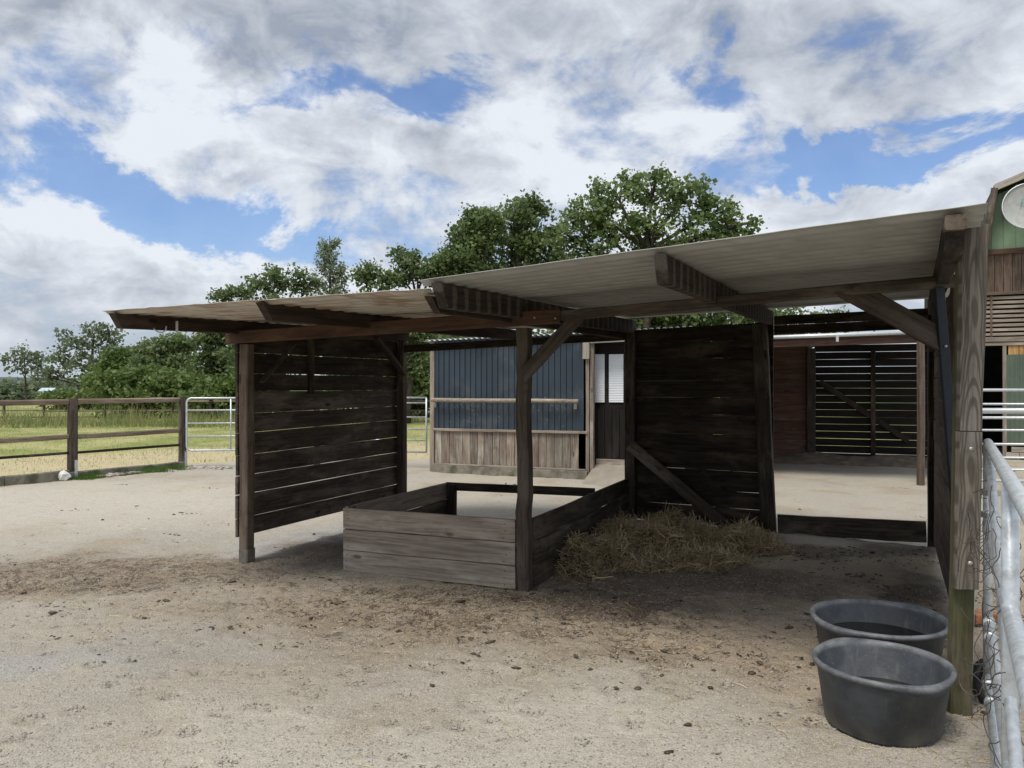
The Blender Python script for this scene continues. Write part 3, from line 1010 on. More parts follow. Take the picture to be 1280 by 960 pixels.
def plank_wall(p0, p1, zs0, zs1, mat_f, parent, name='plank', t_=0.026, gap=0.009, ext=0.06):
    dr = (p1 - p0).normalized()
    for k in range(len(zs0) - 1):
        za0, zb0 = zs0[k], zs0[k + 1]
        za1, zb1 = zs1[k], zs1[k + 1]
        g0, g1 = gap * random.uniform(0.2, 1.3), gap * random.uniform(0.2, 1.3)
        h0, h1 = za0 - zb0 - g0, za1 - zb1 - g1
        c0, c1 = (za0 + zb0) / 2, (za1 + zb1) / 2
        w_ = random.uniform(-0.003, 0.003)
        off_ = Vector((-dr.y, dr.x, 0)) * w_
        beam(name, Z(p0 - dr * ext, c0) + off_, Z(p1 + dr * ext, c1) + off_, t_, h0, mat_f(k), parent, n=6, jit=0.0022, ch=0.003, h1=h1)


# left wall
o1 = Vector((-0.914, 0.406, 0)) * 0.064
zl = [2.06, 1.884, 1.694, 1.535, 1.332, 1.159, 0.958, 0.776, 0.602, 0.392, 0.226]
zl2 = [z + (0.06 if i == 0 else random.uniform(-0.012, 0.012)) for i, z in enumerate(zl)]
plank_wall(A + o1, A2 + o1, zl, zl2, lambda k: M_tar if k < 3 else M_tar2, sh, 'wall_plank', gap=0.009)
# back wall D-G
o2 = -dgn * 0.080
ysp = [401, 425, 447, 475, 497.5, 520, 544, 567.5, 591, 616, 637.5, 662]
zg = [H - (v - 480) / F * 8.35 for v in ysp]
zg[0] = 2.27
zd = [z + (-0.04 if i == 0 else (0.012 * (i % 3 - 1))) for i, z in enumerate(zg)]
plank_wall(D + o2, G + o2, zd, zg, lambda k: M_tar, sh, 'wall_plank', gap=0.004, ext=0.03)
# boards above and below the back opening
gf = (Fp - G).normalized()
plank_wall(G + o2 + dg * 0.04, Fp + o2, [2.330, 2.232, 2.13], [2.350, 2.25, 2.145], lambda k: M_tar, sh, 'wall_plank', gap=0.004, ext=0.0)
beam('kick_board', Z(G + gf * 0.09, 0.108), Z(Fp - gf * 0.05, 0.150), 0.05, 0.205, M_tar2, sh, n=8, jit=0.003)
# right wall F-E
W0 = Vector((2.93, 5.02, 0))
W1 = Vector((4.12, 7.44, 0))
wn = Vector((-(W1 - W0).normalized().y, (W1 - W0).normalized().x, 0)) * 0.02
zr = [2.24 - 0.2 * i for i in range(12)]
plank_wall(W0 + wn, W1 + wn, zr, [z + 0.02 for z in zr], lambda k: M_postA, sh, 'wall_plank', gap=0.010, ext=0.05)
# small bracket on the back of the shelter roof edge, hook under the first rafter
hk = P(199, 410, 5.95)
tube('hook', [hk + Vector((-0.055, 0, 0.012)), hk + Vector((-0.035, 0, -0.012)), hk + Vector((-0.01, 0, -0.03)), hk + Vector((0.025, 0, -0.035)), hk + Vector((0.05, 0, -0.018)), hk + Vector((0.055, 0, 0.015))], 0.006, M_galv, sh, 6)
hk = P(217, 404, 6.0)
beam('strap', hk + Vector((0.035, -0.02, -0.075)), hk + Vector((0.035, -0.02, 0.015)), 0.02, 0.004, M_bolt, sh, up=(0, 1, 0), n=1, jit=0, ch=0.0005)


# roof sheets : corrugation runs along the length (X), stacked front to back
def roof_sheets(FL, FR, RL, RR, nsheet, mat, ext_l, ext_r, ext_f, ext_b, lapdz=0.008, pitch=0.17, amp=0.012, edge_noise=0.0):
    FL, FR, RL, RR = map(Vector, (FL, FR, RL, RR))

    def S(a, b):   # a: 0 left..1 right, b: 0 front..1 rear
        return FL.lerp(FR, a).lerp(RL.lerp(RR, a), b)
    Lx = (FR - FL).length
    Ly = ((RL - FL).length + (RR - FR).length) / 2
    a0, a1 = -ext_l / Lx, 1 + ext_r / Lx
    b0_, b1_ = -ext_f / Ly, 1 + ext_b / Ly
    nxs = 40
    for s in range(nsheet):
        bs, be = b0_ + (b1_ - b0_) * s / nsheet, b0_ + (b1_ - b0_) * (s + 1) / nsheet + (0.06 / Ly if s < nsheet - 1 else 0)
        m = max(8, int((be - bs) * Ly / pitch * 12))
        V = []
        org = S(0.5, (bs + be) / 2)
        for j in range(m + 1):
            b = bs + (be - bs) * j / m
            cor = max(-1, min(1, 1.6 * math.cos(2 * math.pi * (b - b0_) * Ly / pitch))) * amp
            for i_ in range(nxs + 1):
                a = a0 + (a1 - a0) * i_ / nxs
                sag = 0.0010 * math.sin(i_ * 0.45 + s * 2.1) + 0.0006 * math.sin(i_ * 1.1)
                p = S(a, b) + Vector((0, 0, cor + amp + 0.002 + lapdz * s + sag))
                if edge_noise and s == 0 and j < 3:
                    p.z += random.uniform(-edge_noise, edge_noise) * (3 - j) / 3
                V.append(p - org)
        Fc = []
        for j in range(m):
            for i_ in range(nxs):
                q = j * (nxs + 1) + i_
                Fc.append((q, q + 1, q + nxs + 2, q + nxs + 1))
        # second skin gives the sheet its thickness
        nv = len(V)
        V2 = [v + Vector((0, 0, 0.0045)) for v in V]
        Fc2 = [tuple(x + nv for x in reversed(f)) for f in Fc]
        rim = [i_ for i_ in range(nxs + 1)] + [j * (nxs + 1) + nxs for j in range(1, m + 1)] + [m * (nxs + 1) + i_ for i_ in range(nxs - 1, -1, -1)] + [j * (nxs + 1) for j in range(m - 1, 0, -1)]
        Fr = [(rim[k], rim[(k + 1) % len(rim)], rim[(k + 1) % len(rim)] + nv, rim[k] + nv) for k in range(len(rim))]
        me = mesh_py('roof_sheet', V + V2, [tuple(reversed(f)) for f in Fc] + [tuple(reversed(f)) for f in Fc2] + Fr, smooth=True)
        link('roof_sheet', me, mat, sh, Matrix.Translation(org))


roof_sheets(Z(T1, 2.112), Z(T3 + sidev * 0.05, 2.160), Z(A2, 2.236), Z(D + sidev * 0.05, 2.250), 4, M_roofL, 0.09, -0.01, 0.0, 0.14, 0.002, edge_noise=0.003)
roof_sheets(Z(T3, 2.216), Z(T5, 2.326), Z(D, 2.340), Z(Fp, 2.415), 4, M_roofR, 0.12, 0.12, 0.02, 0.16, 0.011)

# ------------------------------------------------------------------ feeding box
bx = thing('feeding_box', 'low grey plank box standing under the shelter beside the middle post', 'feed box', (-0.4, 7.0, 0))
L0 = Vector((-1.44, 6.60, 0))
R0 = Vector((0.02, 5.985, 0))
RR0 = Vector((1.33, 8.86, 0))
RB = Vector((0.84, 7.80, 0))
RL0 = Vector((-0.70, 8.24, 0))
fr = (R0 - L0).normalized()
for k in range(3):
    z0 = 0.455 - 0.182 * k
    beam('plank', Z(L0, z0 - 0.005), Z(R0 + fr * 0.01, z0 + 0.003), 0.032, 0.176, M_grey, bx, n=7, jit=0.002, ch=0.004)
sdl = (RL0 - L0).normalized()
for k in range(3):
    z0 = 0.455 - 0.182 * k
    beam('plank', Z(L0 + sdl * 0.035, z0), Z(RL0, z0), 0.03, 0.176, M_tar2 if k else M_grey, bx, n=6, jit=0.002, ch=0.004)
s0 = B + Vector((0.055, 0.02, 0)) + back * 0.05
for k in range(3):
    z0 = 0.455 - 0.185 * k
    beam('plank', Z(s0, z0 + 0.003), Z(RR0, z0 - 0.03), 0.03, 0.178, M_tar2, bx, n=9, jit=0.004, ch=0.004)
post('corner_post', L0 + Vector((0.055, 0.055, 0)), 0.545, 0.06, M_tar2, bx, n=2)
post('corner_post', RL0 + Vector((0.06, -0.05, 0)), 0.535, 0.085, M_tar, bx, n=2)
beam('back_rail', Z(RL0, 0.505), Z(RB, 0.50), 0.045, 0.085, M_tar, bx, n=6, jit=0.003)
parts = []
for (pp, dz) in ((L0 + fr * 0.045, 0), (R0 - fr * 0.075, 0)):
    for k in range(3):
        for q in (-0.055, 0.0, 0.055):
            c = Z(pp, 0.452 - 0.182 * k + q) + Vector((fr.y, -fr.x, 0)) * 0.017 + fr * random.uniform(-0.01, 0.01)
            parts.append(tube_vf([c, c + Vector((fr.y, -fr.x, 0)) * 0.004], 0.0045, 6))
vs_, fs_ = join_vf(parts)
o = link('nails', mesh_py('nails', vs_, fs_), M_wire, bx)
tag(o, kind='stuff')

# ------------------------------------------------------------------ hay
hay_bumps = [(0.82, 6.95, 0.36, 0.24, 0.17), (1.20, 7.35, 0.6, 0.45, 0.21), (1.65, 7.80, 0.5, 0.35, 0.22), (2.15, 7.50, 0.42, 0.26, 0.14), (1.4, 6.85, 0.7, 0.25, 0.09), (0.56, 6.55, 0.15, 0.18, 0.23), (2.35, 7.85, 0.28, 0.2, 0.14), (1.2, 7.9, 0.35, 0.35, 0.18)]


def hay_h(x, y):
    z = np.zeros_like(x)
    for (cx, cy, sx, sy, h) in hay_bumps:
        z = np.maximum(z, h * np.exp(-((x - cx) / sx) ** 2 * 1.1 - ((y - cy) / sy) ** 2 * 1.1) * (0.25 + 1.5 * fbm2(x * 5.5, y * 5.5, 3, 2)))
    return z - 0.035


hx = np.linspace(0.2, 3.0, 90)
hy = np.linspace(6.0, 8.7, 90)
X, Y = np.meshgrid(hx, hy)
HZ = hay_h(X, Y) + yard_z(X, Y) - 0.01
side_ = (X - B.x) * back.y - (Y - B.y) * back.x     # keep it right of the box side
HZ = np.where(side_ < 0.08, -0.08, HZ)
HV = np.stack([X, Y, HZ], -1).reshape(-1, 3)
i = np.arange(89)[:, None] * 90 + np.arange(89)[None, :]
hf = np.stack([i, i + 1, i + 91, i + 90], -1).reshape(-1, 4)
M_hayb = plain('matted_hay', (0.085, 0.068, 0.04), 0.95, 0, 0.5, 18, ((0.06, 0.05, 0.03), 0.8), bump=0.02, bscale=30)
hp = thing('hay_pile', 'heap of loose brownish green hay on the floor by the plank back wall', 'hay', (1.5, 7.2, 0))
o = link('matted_core', mesh_np('matted_core', HV, hf, smooth=True), M_hayb, hp, Matrix.Identity(4))
n = 34000
hxr, hyr = rng.uniform(0.25, 2.95, n), rng.uniform(6.05, 8.6, n)
hh = hay_h(hxr, hyr)
sd2 = (hxr - B.x) * back.y - (hyr - B.y) * back.x
keep = (hh > -0.012) & (sd2 > 0.1)
hxr, hyr, hh = hxr[keep], hyr[keep], hh[keep]
hp_pos = np.stack([hxr, hyr, np.maximum(hh, 0) + yard_z(hxr, hyr) + rng.uniform(-0.02, 0.05, len(hh)) * np.clip(hh * 8, 0.15, 1)], -1)
o = straws('hay_stalks', hp_pos, 0.20, 0.0027, L_hay, None, None, 0.34, 0.35)
place(o, Matrix.Identity(4), hp)
sel = rng.uniform(0, 1, len(hp_pos)) < 0.16
o = straws('hay_stalks', hp_pos[sel] + np.array([0, 0, 0.02]), 0.20, 0.0024, L_hay, None, None, 0.95, 0.3)
place(o, Matrix.Identity(4), hp)

# ------------------------------------------------------------------ tubs
def tub(cx, cy, r, h, water, label, rot, wobble=0.01):
    root = thing('feed_tub', label, 'tub', (cx, cy, 0.0), 'black builder tubs beside the front post')
    prof_o = [(0.0, 0.004), (r * 0.75, 0.004), (r * 0.815, 0.016), (r * 0.925, h - 0.045), (r * 0.945, h - 0.03), (r * 0.985, h - 0.026), (r * 1.0, h - 0.012), (r * 0.99, h), (r * 0.94, h + 0.001), (r * 0.915, h - 0.012), (r * 0.79, 0.035), (r * 0.74, 0.024), (0.0, 0.022)]
    seg = 64
    vs, fs = [], []
    for j, (rr, z) in enumerate(prof_o):
        for k in range(seg):
            a = 2 * math.pi * k / seg
            wv = 1 + wobble * math.sin(2 * a + 0.6) + wobble * 0.5 * math.sin(3 * a)
            q = rr * wv
            zq = z
            ca = max(abs(math.cos(a + rot)), 0) ** 14     # the two handles: the rim flares and dips
            if 4 <= j <= 8:
                q += 0.030 * ca * (1 if j in (5, 6, 7) else 0.6)
            if j in (4, 5):
                zq -= 0.018 * ca
            vs.append((q * math.cos(a), q * math.sin(a), zq))
    for j in range(len(prof_o) - 1):
        for k in range(seg):
            a = j * seg + k
            b = j * seg + (k + 1) % seg
            fs.append((a, b, b + seg, a + seg))
    me = mesh_py('tub_body', vs, fs, smooth=True)
    link('tub_body', me, M_tub, root, Matrix.Translation((cx, cy, 0.0)))
    rw = r * (0.79 + (0.915 - 0.79) * water / h)
    wv_ = [(rw * math.cos(2 * math.pi * k / 40) * (1 + wobble * math.sin(4 * math.pi * k / 40 + .6)), rw * math.sin(2 * math.pi * k / 40), water) for k in range(40)]
    wt = link('water', mesh_py('water', wv_, [tuple(range(40))]), M_water, root, Matrix.Translation((cx, cy, 0)))
    return root


tub(1.738, 3.61, 0.308, 0.302, 0.13, 'nearer black rubber tub with pale rim and little water', 1.42)
tub(2.05, 4.30, 0.360, 0.302, 0.175, 'farther black tub holding dark water, behind the nearer tub', -0.5)

# ------------------------------------------------------------------ near fence, kerb, gates on the left
fe = thing('paddock_fence', 'brown timber post and rail fence between yard and paddock', 'fence', FP[1])
beam('post', Z(FP[1], -0.05), Z(FP[1], 1.36), 0.125, 0.125, M_tar2, fe, up=fdir, n=4)
beam('post', Z(FP[2], -0.05), Z(FP[2], 1.36), 0.11, 0.11, M_tar2, fe, up=fdir, n=4)
beam('post', Z(FP[0], -0.05), Z(FP[0], 1.36), 0.125, 0.125, M_tar2, fe, up=fdir, n=4)
FPm = FP[0] - fdir * 2.04
for (a, b) in ((FPm, FP[0]), (FP[0], FP[1]), (FP[1], FP[2])):
    d_ = (b - a).normalized()
    ins = d_ * 0.07
    fo = -fnrm * 0.0
    beam('rail', Z(a + ins, 1.305), Z(b - ins, 1.30), 0.07, 0.092, M_fence, fe, n=5, jit=0.004, ch=0.02)
    beam('rail', Z(a + ins, 0.705), Z(b - ins, 0.712), 0.06, 0.082, M_fence, fe, n=5, jit=0.004, ch=0.018)
    beam('rail', Z(a + ins, 0.435), Z(b - ins, 0.44), 0.03, 0.045, M_tar, fe, n=4, jit=0.002, ch=0.008)
for p_, zz3 in ((FP[1], 0.0), (FP[2], 0.0)):
    c = p_ - fnrm * 0.08 + fdir * 0.02
    beam('metal_strip', Z(c, 0.0), Z(c, 0.32), 0.05, 0.012, M_galv, fe, up=fnrm, n=1, jit=0, ch=0.002)

kb = thing('kerb', 'low mossy concrete kerb of laid blocks under the paddock fence', 'kerb', FP[1])
kdir = fdir
p_ = FP[0] - fdir * 3.0 - fnrm * 0.02
L_ = 7.1
x0 = 0
while x0 < L_:
    ln = 0.98
    a = p_ + fdir * x0
    b = p_ + fdir * min(x0 + ln, L_)
    sink = -0.03 if x0 > 4.6 else 0.0
    beam('kerb_block', Z(a, 0.055 + sink + random.uniform(-0.006, 0.006)), Z(b, 0.055 + sink + random.uniform(-0.006, 0.006)), 0.12, 0.19, M_kerb, kb, n=4, jit=0.006, ch=0.012)
    x0 += ln + 0.012
bm_w = bmesh.new()
bmesh.ops.create_icosphere(bm_w, subdivisions=2, radius=0.09)
for v in bm_w.verts:
    v.co *= random.uniform(0.7, 1.2)
    v.co.z *= 1.1
me = bpy.data.meshes.new('rubble')
bm_w.to_mesh(me)
o = link('white_stone', me, M_white, None, Matrix.Translation(FP[1] - fdir * 0.20 - fnrm * 0.13 + Vector((0, 0, 0.06))))
tag(o, 'lumpy white stone at the foot of the fence post', 'stone')
k_list = []
for i in range(60):
    f = random.uniform(0.55, 0.98)
    q = kp(f, random.uniform(0.12, 0.32))
    k_list.append((q.x, q.y, 0.02))
for i in range(60):
    q = FP[2] + Vector((random.gauss(0.35, 0.35), random.gauss(-0.1, 0.12), 0.02))
    k_list.append((q.x, q.y, 0.015))
k_list = np.array(k_list)
ico_clods('rubble', k_list, rng.uniform(0.015, 0.06, len(k_list)), L_pebble, 'small broken stones and earth along the kerb and gate post', 'rubble', 0.6)


def tube_gate(a, b, zs, ztop, zbot, label, mid=(), r=0.019, group=None, name='field_gate', mat=None):
    mat = mat or M_galv
    a, b = Vector(a), Vector(b)
    root = thing(name, label, 'gate', a, group)
    dr = (b - a).normalized()
    rc = 0.09
    pts = [Z(b, zbot), Z(a + dr * rc, zbot)]
    for k in range(1, 5):
        an = math.pi / 2 * k / 4
        pts.append(Z(a + dr * (rc - rc * math.sin(an)), zbot + rc - rc * math.cos(an)))
    pts.append(Z(a, ztop - rc))
    for k in range(1, 5):
        an = math.pi / 2 * k / 4
        pts.append(Z(a + dr * (rc - rc * math.cos(an)), ztop - rc + rc * math.sin(an)))
    pts.append(Z(b, ztop))
    tube('frame', pts, r, mat, root, 8)
    tube('stile', [Z(b, zbot), Z(b, ztop)], r, mat, root, 8)
    for z in zs:
        tube('bar', [Z(a, z), Z(b, z)], r * 0.72, mat, root, 8)
    for f in mid:
        m = a.lerp(b, f)
        tube('upright', [Z(m, zbot), Z(m, ztop)], r * 0.8, mat, root, 8)
    return root


g0 = FP[2] + Vector((0.10, -0.05, 0))
gm = Vector((-3.75, 15.0, 0))
g1 = Vector((-1.62, 14.55, 0))
GZ = [1.09, 0.84, 0.59]
GZ = [1.02 + 0.07, 0.84, 0.59]
tube_gate(g0, gm - Vector((0.1, 0, 0)), [1.10, 0.85, 0.60], 1.33, 0.33, 'galvanised tube gate hung on the dark fence post, left of the shelter', (0.34, 0.67))
tube_gate(gm, g1, [1.24, 0.97, 0.74, 0.53], 1.34, 0.31, 'galvanised tube gate beside the blue grey shed, seen past the shelter wall', (0.3,))
o = beam('gate_post', Z(gm - Vector((0.05, 0, 0)), -0.05), Z(gm - Vector((0.05, 0, 0)), 1.4), 0.1, 0.1, M_tar)
tag(o, 'dark timber post between the two tube gates', 'post')

# far fence
ff = thing('far_fence', 'thin dark post and rail fence across the far side of the paddock', 'fence', (-12, 31, 0))
fpts = [P(u, 528, 31.0) for u in (-60, 5, 55, 131, 172, 216, 263, 310, 420, 500, 560, 620)]
for k, p_ in enumerate(fpts):
    beam('post', Z(p_, -0.1), Z(p_, 1.02), 0.08, 0.08, M_tar, ff, n=1, up=(0, 1, 0), jit=0)
    if k in (3, 4, 6):
        beam('brace', Z(p_ + Vector((0.03, 0, 0)), 1.0), Z(p_ + Vector((0.5, 0, 0)), 0.35), 0.05, 0.05, M_tar, ff, n=1, jit=0)
for z in (0.92, 0.53, 0.27):
    beam('rail', Z(fpts[0], z), Z(fpts[-1], z), 0.03, 0.06, M_fence if z != 0.27 else M_tar, ff, n=10, jit=0.01, ch=0.003)

# ------------------------------------------------------------------ blue shed
SL = Vector((-1.44, 13.98, 0))
SR = Vector((1.30, 12.90, 0))
sx = (SR - SL).normalized()
sy = Vector((-sx.y, sx.x, 0))
shed = thing('blue_shed', 'small stable shed clad in blue grey metal over weathered vertical boards', 'shed', SL)


def SP(s, d_, z):
    return SL + sx * s + sy * d_ + Vector((0, 0, z))


W = (SR - SL).length


def corr_panel(name, org_f, width, z0, z1, pitch, depth, mat, parent, trap=True, slant=0.0, M=None, thick=0.002):
    """vertical ribbed sheet; org_f(s,d,z) gives a world point"""
    V, Fc = [], []
    n = int(width / pitch)
    prof = []
    for k in range(n):
        x = k * pitch
        prof += [(x, 0), (x + pitch * 0.62, 0), (x + pitch * 0.72, -depth), (x + pitch * 0.90, -depth)] if trap else [(x + pitch * q / 6, -depth * 0.5 * (1 + math.sin(2 * math.pi * q / 6))) for q in range(6)]
    prof.append((width, 0))
    org = org_f(0, 0, z0)
    for (x, d_) in prof:
        V.append(org_f(x, d_, z0) - org)
        V.append(org_f(x, d_, z1 + slant * x) - org)
    for k in range(len(prof) - 1):
        Fc.append((2 * k, 2 * k + 2, 2 * k + 3, 2 * k + 1))
    nv = len(V)
    V2 = [v + (org_f(0, 0.02, z0) - org) for v in V]
    Fc2 = [tuple(x + nv for x in reversed(f)) for f in Fc]
    me = mesh_py(name, V + V2, Fc + Fc2)
    return link(name, me, mat, parent, Matrix.Translation(org))


sc_parts = []
for _ in range(46):
    s_q = random.uniform(0.3, 2.6)
    z_q = random.choice([random.gauss(1.16, 0.07), random.gauss(1.30, 0.05), random.uniform(0.85, 1.25)])
    a_q = random.uniform(0, 3.14)
    pts_q = [SP(s_q + 0.025 * math.cos(a_q) * q, -0.0335, z_q + 0.018 * math.sin(a_q) * q + 0.006 * q * q) for q in (-1, 0, 1)]
    sc_parts.append(tube_vf([p - SL for p in pts_q], 0.0022, 4))
vs_, fs_ = join_vf(sc_parts)
tag(link('paint_scrapes', mesh_py('paint_scrapes', vs_, fs_), M_bolt, shed, Matrix.Translation(SL)), kind='stuff')
corr_panel('metal_sheet', lambda s, d_, z: SP(s + 0.03, d_ - 0.01, z), W - 0.13, 0.79, 2.36, 0.105, 0.022, M_blue, shed, slant=0.03)
# lower vertical boards
s_ = 0.05
while s_ < W - 0.20:
    wd = random.uniform(0.125, 0.165)
    wd = min(wd, W - 0.13 - s_)
    me_w = beam('board', SP(s_ + wd / 2, random.uniform(-0.006, 0.004), 0.13), SP(s_ + wd / 2, random.uniform(-0.006, 0.004), 0.755), wd - 0.007, 0.022, M_shedwood, shed, up=sy, n=3, jit=0.0015, ch=0.003)
    s_ += wd
beam('sill_board', SP(0.02, -0.045, 0.06), SP(W - 0.02, -0.045, 0.06), 0.06, 0.16, M_kerb, shed, n=6, jit=0.004)
beam('cap_rail', SP(0.03, -0.03, 0.775), SP(W - 0.02, -0.03, 0.785), 0.04, 0.045, M_grey, shed, n=5, jit=0.002)
beam('cap_rail', SP(0.05, -0.04, 0.155), SP(W - 0.05, -0.04, 0.158), 0.035, 0.03, M_grey, shed, n=5, jit=0.002)
beam('corner_post', SP(0.0, 0.0, -0.05), SP(0.0, 0.0, 2.36), 0.085, 0.085, M_grey, shed, up=sy, n=5, jit=0.004)
beam('corner_post', SP(W - 0.03, 0.03, -0.02), SP(W - 0.03, 0.03, 2.40), 0.06, 0.10, M_grey, shed, up=sy, n=4)
beam('door_post', SP(W + 0.045, 0.02, -0.02), SP(W + 0.045, 0.02, 2.40), 0.06, 0.085, M_shedwood, shed, up=sy, n=4)
beam('trim_board', SP(W - 0.04, -0.055, 2.02), SP(W - 0.04, -0.055, 2.37), 0.12, 0.03, M_pale, shed, up=sy, n=2)
beam('trim_board', SP(W + 0.03, -0.06, 2.33), SP(W + 0.80, -0.06, 2.35), 0.03, 0.10, M_pale, shed, n=3)
tube('pole', [SP(0.04, -0.13, 1.315), SP(W * 0.3, -0.125, 1.31), SP(W * 0.7, -0.13, 1.315), SP(W - 0.16, -0.13, 1.31)], [0.037, 0.036, 0.035, 0.037], M_grey, shed, 10)
for s in (0.09, W - 0.22):
    beam('bracket', SP(s, -0.05, 1.22), SP(s, -0.05, 1.30), 0.03, 0.10, M_bolt, shed, up=sy, n=1, jit=0)
    beam('bracket', SP(s, -0.09, 1.18), SP(s, -0.09, 1.26), 0.05, 0.01, M_pale, shed, up=sy, n=1, jit=0, ch=0.001)
tube('lamp_hook', [SP(0.86, -0.04, 2.30), SP(0.88, -0.10, 2.24), SP(0.94, -0.11, 2.27), SP(0.99, -0.08, 2.31)], 0.012, M_galvw, shed, 6)
# body behind
DB = 0.24      # porch depth behind the front face, to the right of the wall
bodyd = 3.2


def slab(name, pts, mat, parent, th=(0, 0, 0.03)):
    pts = [Vector(p) for p in pts]
    org = pts[0].copy()
    th = Vector(th)
    V = [p - org for p in pts] + [p - org + th for p in pts]
    n = len(pts)
    Fc = [tuple(reversed(range(n))), tuple(range(n, 2 * n))] + [(i, (i + 1) % n, (i + 1) % n + n, i + n) for i in range(n)]
    return link(name, mesh_py(name, V, Fc), mat, parent, Matrix.Translation(org))


slab('side_wall', [SP(0, 0.06, 0), SP(0, bodyd, 0), SP(0, bodyd, 2.3), SP(0, 0.06, 2.34)], M_blue, shed, sx * 0.03)
slab('porch_wall', [SP(W + 0.02, 0.05, 0), SP(W + 0.02, DB + 0.08, 0), SP(W + 0.02, DB + 0.08, 2.36), SP(W + 0.02, 0.05, 2.4)], M_tar, shed, -sx * 0.03)
slab('back_wall', [SP(0, bodyd, 0), SP(W + 1.6, bodyd, 0), SP(W + 1.6, bodyd, 2.3), SP(0, bodyd, 2.3)], M_blue, shed, sy * 0.03)
slab('side_wall', [SP(W + 1.6, -0.1, 0), SP(W + 1.6, bodyd, 0), SP(W + 1.6, bodyd, 2.3), SP(W + 1.6, -0.1, 2.4)], M_tar, shed, sx * 0.03)
slab('ramp', [SP(W + 0.06, -0.75, -0.06), SP(W + 1.56, -0.75, -0.06), SP(W + 1.56, DB - 0.06, 0.19), SP(W + 0.06, DB - 0.06, 0.19)], M_ramp, shed, (0, 0, 0.05))
beam('door_step', SP(W + 0.06, DB - 0.03, 0.27), SP(W + 1.5, DB - 0.03, 0.27), 0.06, 0.12, M_shedwood, shed, n=3)
# door wall : dark panelled leaf with two pale panes
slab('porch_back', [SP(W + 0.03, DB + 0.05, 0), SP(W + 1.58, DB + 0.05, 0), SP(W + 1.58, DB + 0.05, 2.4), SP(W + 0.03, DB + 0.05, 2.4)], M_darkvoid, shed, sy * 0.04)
door = slab('door', [SP(W + 0.11, DB, 0.33), SP(W + 0.85, DB, 0.33), SP(W + 0.85, DB, 2.28), SP(W + 0.11, DB, 2.28)], M_tarB, shed, sy * 0.03)


def mat_pane():
    m, t = new_mat('frosted_pane')
    tc = t.node('ShaderNodeTexCoord').outputs['Object']
    wv = t.node('ShaderNodeTexWave', bands_direction='Z')
    t.put(wv.inputs['Vector'], tc)
    wv.inputs['Scale'].default_value = 11
    wv.inputs['Distortion'].default_value = 0.6
    c = t.mix(wv.outputs['Fac'], (0.72, 0.76, 0.80), (0.80, 0.84, 0.88))
    t.out(c, 0.35, t.bump(wv.outputs['Fac'], 0.004))
    return m


M_pane = mat_pane()


def s_at(u, dd):
    """distance along the shed front where the view line through pixel column u crosses depth dd"""
    r = (u - 640) / F
    o_ = SL + sy * dd
    return (r * o_.y - o_.x) / (sx.x - r * sx.y)


for (ua, ub) in ((742.5, 756), (761.5, 779.5)):
    sa, sb = s_at(ua, DB), s_at(ub, DB)
    yy_ = SP(sa, DB, 0).y
    zt, zb_ = H + (480 - 443) / F * yy_, H + (480 - 503) / F * yy_
    pn = slab('pane', [SP(sa, DB - 0.02, zb_), SP(sb, DB - 0.02, zb_), SP(sb, DB - 0.02, zt), SP(sa, DB - 0.02, zt)], M_pane, shed, sy * 0.012)
    place(pn, MW[pn.name], door)
sa, sb = s_at(738, DB), s_at(784, DB)
for q in range(5):
    s = sa + (sb - sa) * (q + 0.5) / 5
    pn = beam('board', SP(s, DB - 0.012, 0.34), SP(s, DB - 0.012, 1.18), (sb - sa) / 5 - 0.008, 0.02, M_tarB, door, up=sy, n=1, jit=0.001, ch=0.003)
# roof of the shed: ribbed sheet seen edge-on
V, Fc = [], []
nr_ = 46
for k in range(nr_ * 4 + 1):
    s = -0.12 + k * (W + 1.85) / (nr_ * 4)
    zr_ = [0, 0, 0.028, 0.028][k % 4]
    for (d_, z) in ((-0.13, 2.37 + 0.025 * s), (bodyd + 0.1, 2.34)):
        V.append(SP(s, d_, z + zr_) - SL)
for k in range(nr_ * 4):
    Fc.append((2 * k, 2 * k + 2, 2 * k + 3, 2 * k + 1))
nv = len(V)
V += [v + Vector((0, 0, 0.004)) for v in V]
Fc += [tuple(x + nv for x in reversed(f)) for f in Fc] + [(2 * k, 2 * k + nv, 2 * k + 2 + nv, 2 * k + 2) for k in range(nr_ * 4)]
link('roof', mesh_py('roof', V, Fc), M_galvw, shed, Matrix.Translation(SL))

# ------------------------------------------------------------------ slatted lean-to at the back right
BL = Vector((4.75, 16.75, 0))
lx = Vector((0.94, -0.34, 0)).normalized()
ly = Vector((0.34, 0.94, 0))
lt = thing('slatted_stable', 'dark open fronted stable with red brown boards and a slatted back wall', 'stable', (6.5, 14.5, 0))


def s_bl(u):
    r = (u - 640) / F
    return (r * BL.y - BL.x) / (lx.x - r * lx.y)


def LP(s, d_, z):
    return BL + lx * s + ly * d_ + Vector((0, 0, z))


